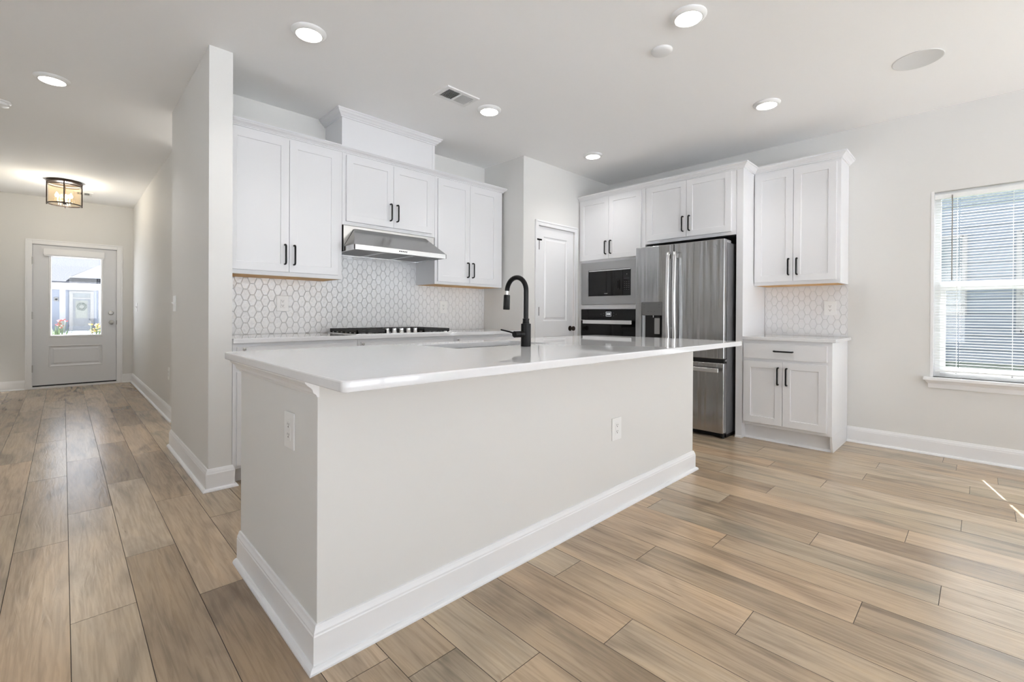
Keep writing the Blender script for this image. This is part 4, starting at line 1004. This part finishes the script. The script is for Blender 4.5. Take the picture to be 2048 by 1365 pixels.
# glazing of the rear wall, behind the photographer, widened to let in more daylight
for i, (a, b, z0, z1) in enumerate(RW):
    w = sroot('window_%d' % (i + 3), ((a + b) / 2, YA, z0))
    g = G(); n = 3 if z0 == 0 else 2
    for k in range(n + 1):
        x = a + (b - a - 0.05) * k / n; g.box(x, x + 0.05, YA - 0.10, YA - 0.03, z0, z1)
    g.box(a, b, YA - 0.10, YA - 0.03, z0, z0 + 0.05).box(a, b, YA - 0.10, YA - 0.03, z1 - 0.05, z1)
    g.build('frame', VINYL, w)
    G().box(a, b, YA - 0.068, YA - 0.064, z0, z1).build('pane', GLASS, w)

for i, (a, b) in enumerate(ADDED_LW):  # unseen left window, added for light from that side
    w = sroot('window_%d' % (i + 6), (-3.2, (a + b) / 2, 0.5))
    g = G()
    for k in range(3):
        y = a + (b - a - 0.05) * k / 2; g.box(-3.30, -3.24, y, y + 0.05, 0.5, 2.2)
    g.box(-3.30, -3.24, a, b, 0.5, 0.55).box(-3.30, -3.24, a, b, 2.15, 2.2).box(-3.29, -3.25, a, b, 1.32, 1.37)
    g.build('frame', VINYL, w)
    G().box(-3.272, -3.268, a, b, 0.5, 2.2).build('pane', GLASS, w)
# ------------------------------------------------------------------ outdoors
struct(G().box(-40, 60, -40, 80, -0.4, -0.2).build('ground', mat('pale_paving', (0.77, 0.78, 0.80), 0.9)))
struct(G().box(-1.6, 1.9, 9.56, 11.6, -0.19, -0.03).build('porch_slab', CONC))
struct(G().box(-30, 40, 22, 31, -0.199, -0.17).build('street', CONC))

# house across the street
r = thing('neighbour_house', (0.6, 41, -0.2), 'grey-blue house across the street seen through the front door glass', 'house')
yw = 42.2
g = G()
for k in range(14): g.prism([(-8, yw, -0.2 + k * 0.2), (-8, yw - 0.03, -0.2 + k * 0.2), (-8, yw - 0.004, k * 0.2)], (16, 0, 0))
g.box(-8, 8, yw, yw + 6, -0.2, 2.65)
g.build('siding_wall', SIDING, r)
G().prism([(-9, 40.2, 2.93), (-9, 47.0, 6.6), (-9, 47.0, 6.9), (-9, 40.2, 3.03)], (18, 0, 0)).build('roof', ROOFM, r)
G().box(-0.66, 6, 40.6, 41.0, 2.52, 2.93).box(-9, -0.66, 41.6, 42.0, 2.58, 2.93).box(-9, 6, 40.9, 42.2, 2.90, 2.94).build('porch_beam', OUTW, r)
c = G().box(-0.17, 0.10, 40.65, 40.95, -0.2, 2.52).build('porch_column', OUTW, r)
G().box(1.66, 1.92, 40.65, 40.95, -0.2, 2.52).build('porch_column', OUTW, r)
G().prism([(0.34, 40.0, 3.30), (3.2, 40.0, 4.95), (6.0, 40.0, 3.30)], (0, 7, 0)).build('gable', SIDING, r)
G().prism([(0.30, 39.7, 3.28), (0.62, 39.7, 3.28), (3.2, 39.7, 4.78), (3.2, 39.7, 5.06)], (0, 0.35, 0)).prism([(3.2, 39.7, 5.06), (3.2, 39.7, 4.78), (6.0, 39.7, 3.15), (6.3, 39.7, 3.15)], (0, 0.35, 0)).build('gable_rake', OUTW, r)
G().prism([(0.34, 39.80, 3.31), (3.2, 39.80, 4.96), (3.2, 39.80, 5.03), (0.33, 39.80, 3.33)], (0, 7, 0)).build('gable_roof', ROOFM, r)
d = G().box(0.28, 0.45, yw - 0.12, yw, -0.1, 2.50).box(1.31, 1.48, yw - 0.12, yw, -0.1, 2.50).box(0.45, 1.31, yw - 0.12, yw, 2.37, 2.50).box(0.45, 1.31, yw - 0.12, yw, 1.98, 2.06).build('door_frame', OUTW, r)
G().box(0.45, 1.31, yw - 0.06, yw, 2.06, 2.37).build('transom', OUTGL, r)
dd = G().box(0.45, 1.31, yw - 0.08, yw, -0.1, 1.98).build('door', OUTDOOR, r)
G().box(0.58, 1.17, yw - 0.10, yw - 0.08, 0.70, 1.88).build('door_pane', mat('pale_frosted_pane', (0.085, 0.10, 0.085), 0.3), dd)
bm = None
g = G()
for i in range(26):
    a = 2 * PI * i / 26; g.lathe([(0.0, -0.07), (0.06, -0.02), (0.065, 0.03), (0.0, 0.08)], (0.875 + 0.19 * math.cos(a) + rnd.uniform(-.02, .02), yw - 0.16, 1.47 + 0.19 * math.sin(a) + rnd.uniform(-.02, .02)), (math.cos(a + 1), 0.2, math.sin(a + 1)), 8)
wr = g.build('door_wreath', WREATHM, dd, label='round dark wreath')
lt = G().box(-0.44, -0.22, yw - 0.10, yw - 0.04, 1.80, 2.06).build('wall_box', OUTW, r, bevel=0.02)
G().lathe([(0.065, 0), (0.06, 0.03), (0.02, 0.04)], (-0.33, yw - 0.10, 1.92), (0, -1, 0), 16).build('camera_eye', BLACKPL, lt)
for i, ch in enumerate('298'):
    cu = bpy.data.curves.new('house_digit', 'FONT'); cu.body = ch; cu.size = 0.2; cu.align_x = 'CENTER'; cu.extrude = 0.01
    tmp = bpy.data.objects.new('digit_outline', cu); COL.objects.link(tmp)
    me = bpy.data.meshes.new_from_object(tmp.evaluated_get(bpy.context.evaluated_depsgraph_get())); bpy.data.objects.remove(tmp, do_unlink=True)
    me.materials.clear(); me.materials.append(PAINTSTEEL)
    t = bpy.data.objects.new('house_digit', me); COL.objects.link(t); t.parent = c
    t.rotation_euler = (PI / 2, 0, 0); t.location = (-0.035 - 0.6, 40.645 - 41, 1.88 - i * 0.19 + 0.2)
G().box(0.1, 1.66, 40.7, 42.0, -0.2, -0.12).build('porch_floor', CONC, r)

def plant(name, x, y, zt, label, petal, n_leaf, n_flower, hgt, spread):
    r = thing(name, (x, y, -0.03), label, 'plant')
    G().lathe([(0.10, 0), (0.14, 0.26), (0.155, 0.28), (0.155, 0.31), (0.135, 0.31), (0.125, 0.26)], (x, y, -0.03), (0, 0, 1), 24).build('pot', POT, r)
    g = G(); fl = G()
    for i in range(n_leaf):
        a = rnd.uniform(0, 2 * PI); L = rnd.uniform(0.6, 1.0) * (hgt - 0.28); sp = rnd.uniform(0.3, 1) * spread
        b0 = Vector((x + 0.05 * math.cos(a), y + 0.05 * math.sin(a), 0.26)); m_ = b0 + Vector((math.cos(a) * sp * 0.45, math.sin(a) * sp * 0.45, L * 0.7)); t_ = b0 + Vector((math.cos(a) * sp, math.sin(a) * sp, L))
        s_ = Vector((-math.sin(a), math.cos(a), 0)) * 0.016
        g.face([b0 - s_ * 0.4, b0 + s_ * 0.4, m_ + s_, m_ - s_]); g.face([m_ - s_, m_ + s_, t_])
    for i in range(n_flower):
        a = rnd.uniform(0, 2 * PI); q = Vector((x + math.cos(a) * spread * rnd.uniform(0, .8), y + math.sin(a) * spread * rnd.uniform(0, .8), hgt + rnd.uniform(-0.10, 0.05)))
        g.cyl((x, y, 0.27), q, 0.003, n=5)
        for k in range(6):
            b = 2 * PI * k / 6; p1 = q + Vector((math.cos(b) * 0.028, math.sin(b) * 0.028, 0.022)); p2 = q + Vector((math.cos(b + 0.7) * 0.022, math.sin(b + 0.7) * 0.022, 0.006))
            fl.face([q, p2, p1])
    g.build('foliage', LEAF, r, recalc=False); fl.build('blossoms', petal, r, recalc=False)
    return r
plant('potted_plant', -0.045, 10.5, 0, 'potted plant with red blossoms on the porch outside the front door', REDP, 60, 14, 0.92, 0.15)
plant('potted_plant', 0.40, 10.6, 0, 'potted plant with yellow blossoms on the porch outside the front door', YELP, 40, 22, 0.84, 0.11)

# house beside the kitchen window
r = thing('neighbour_house', (20, 0, -0.2), 'grey sided neighbouring house seen through the blind at the right window', 'house')
xw = 18.0
g = G()
for k in range(26): g.prism([(xw, -9, -0.2 + k * 0.2), (xw - 0.03, -9, -0.2 + k * 0.2), (xw - 0.004, -9, k * 0.2)], (0, 18, 0))
g.box(xw, xw + 4, -9, 9, -0.2, 6.0)
g.build('siding_wall', SIDING2, r)
for ya, yb, z0, z1 in ((0.30, 2.0, 1.16, 3.4), (-2.4, -0.62, 0.69, 3.4)):
    w = G().box(xw - 0.06, xw - 0.005, ya, ya + 0.10, z0, z1).box(xw - 0.06, xw - 0.005, yb - 0.10, yb, z0, z1).box(xw - 0.06, xw - 0.005, ya + 0.08, yb - 0.08, z0, z0 + 0.08).box(xw - 0.06, xw - 0.005, ya + 0.08, yb - 0.08, z1 - 0.08, z1).box(xw - 0.06, xw - 0.005, ya + 0.08, yb - 0.08, (z0 + z1) / 2 - 0.35, (z0 + z1) / 2 - 0.31).build('window_frame', OUTW, r)
    G().box(xw - 0.03, xw - 0.01, ya + 0.07, yb - 0.07, z0 + 0.07, z1 - 0.07).build('pane', OUTGL, w)
struct(G().box(5.4, 17.9, -9, 9, -0.198, -0.14).build('side_lawn', GRASS))

for o in bpy.data.objects:
    if '_o' in o.keys(): del o['_o']
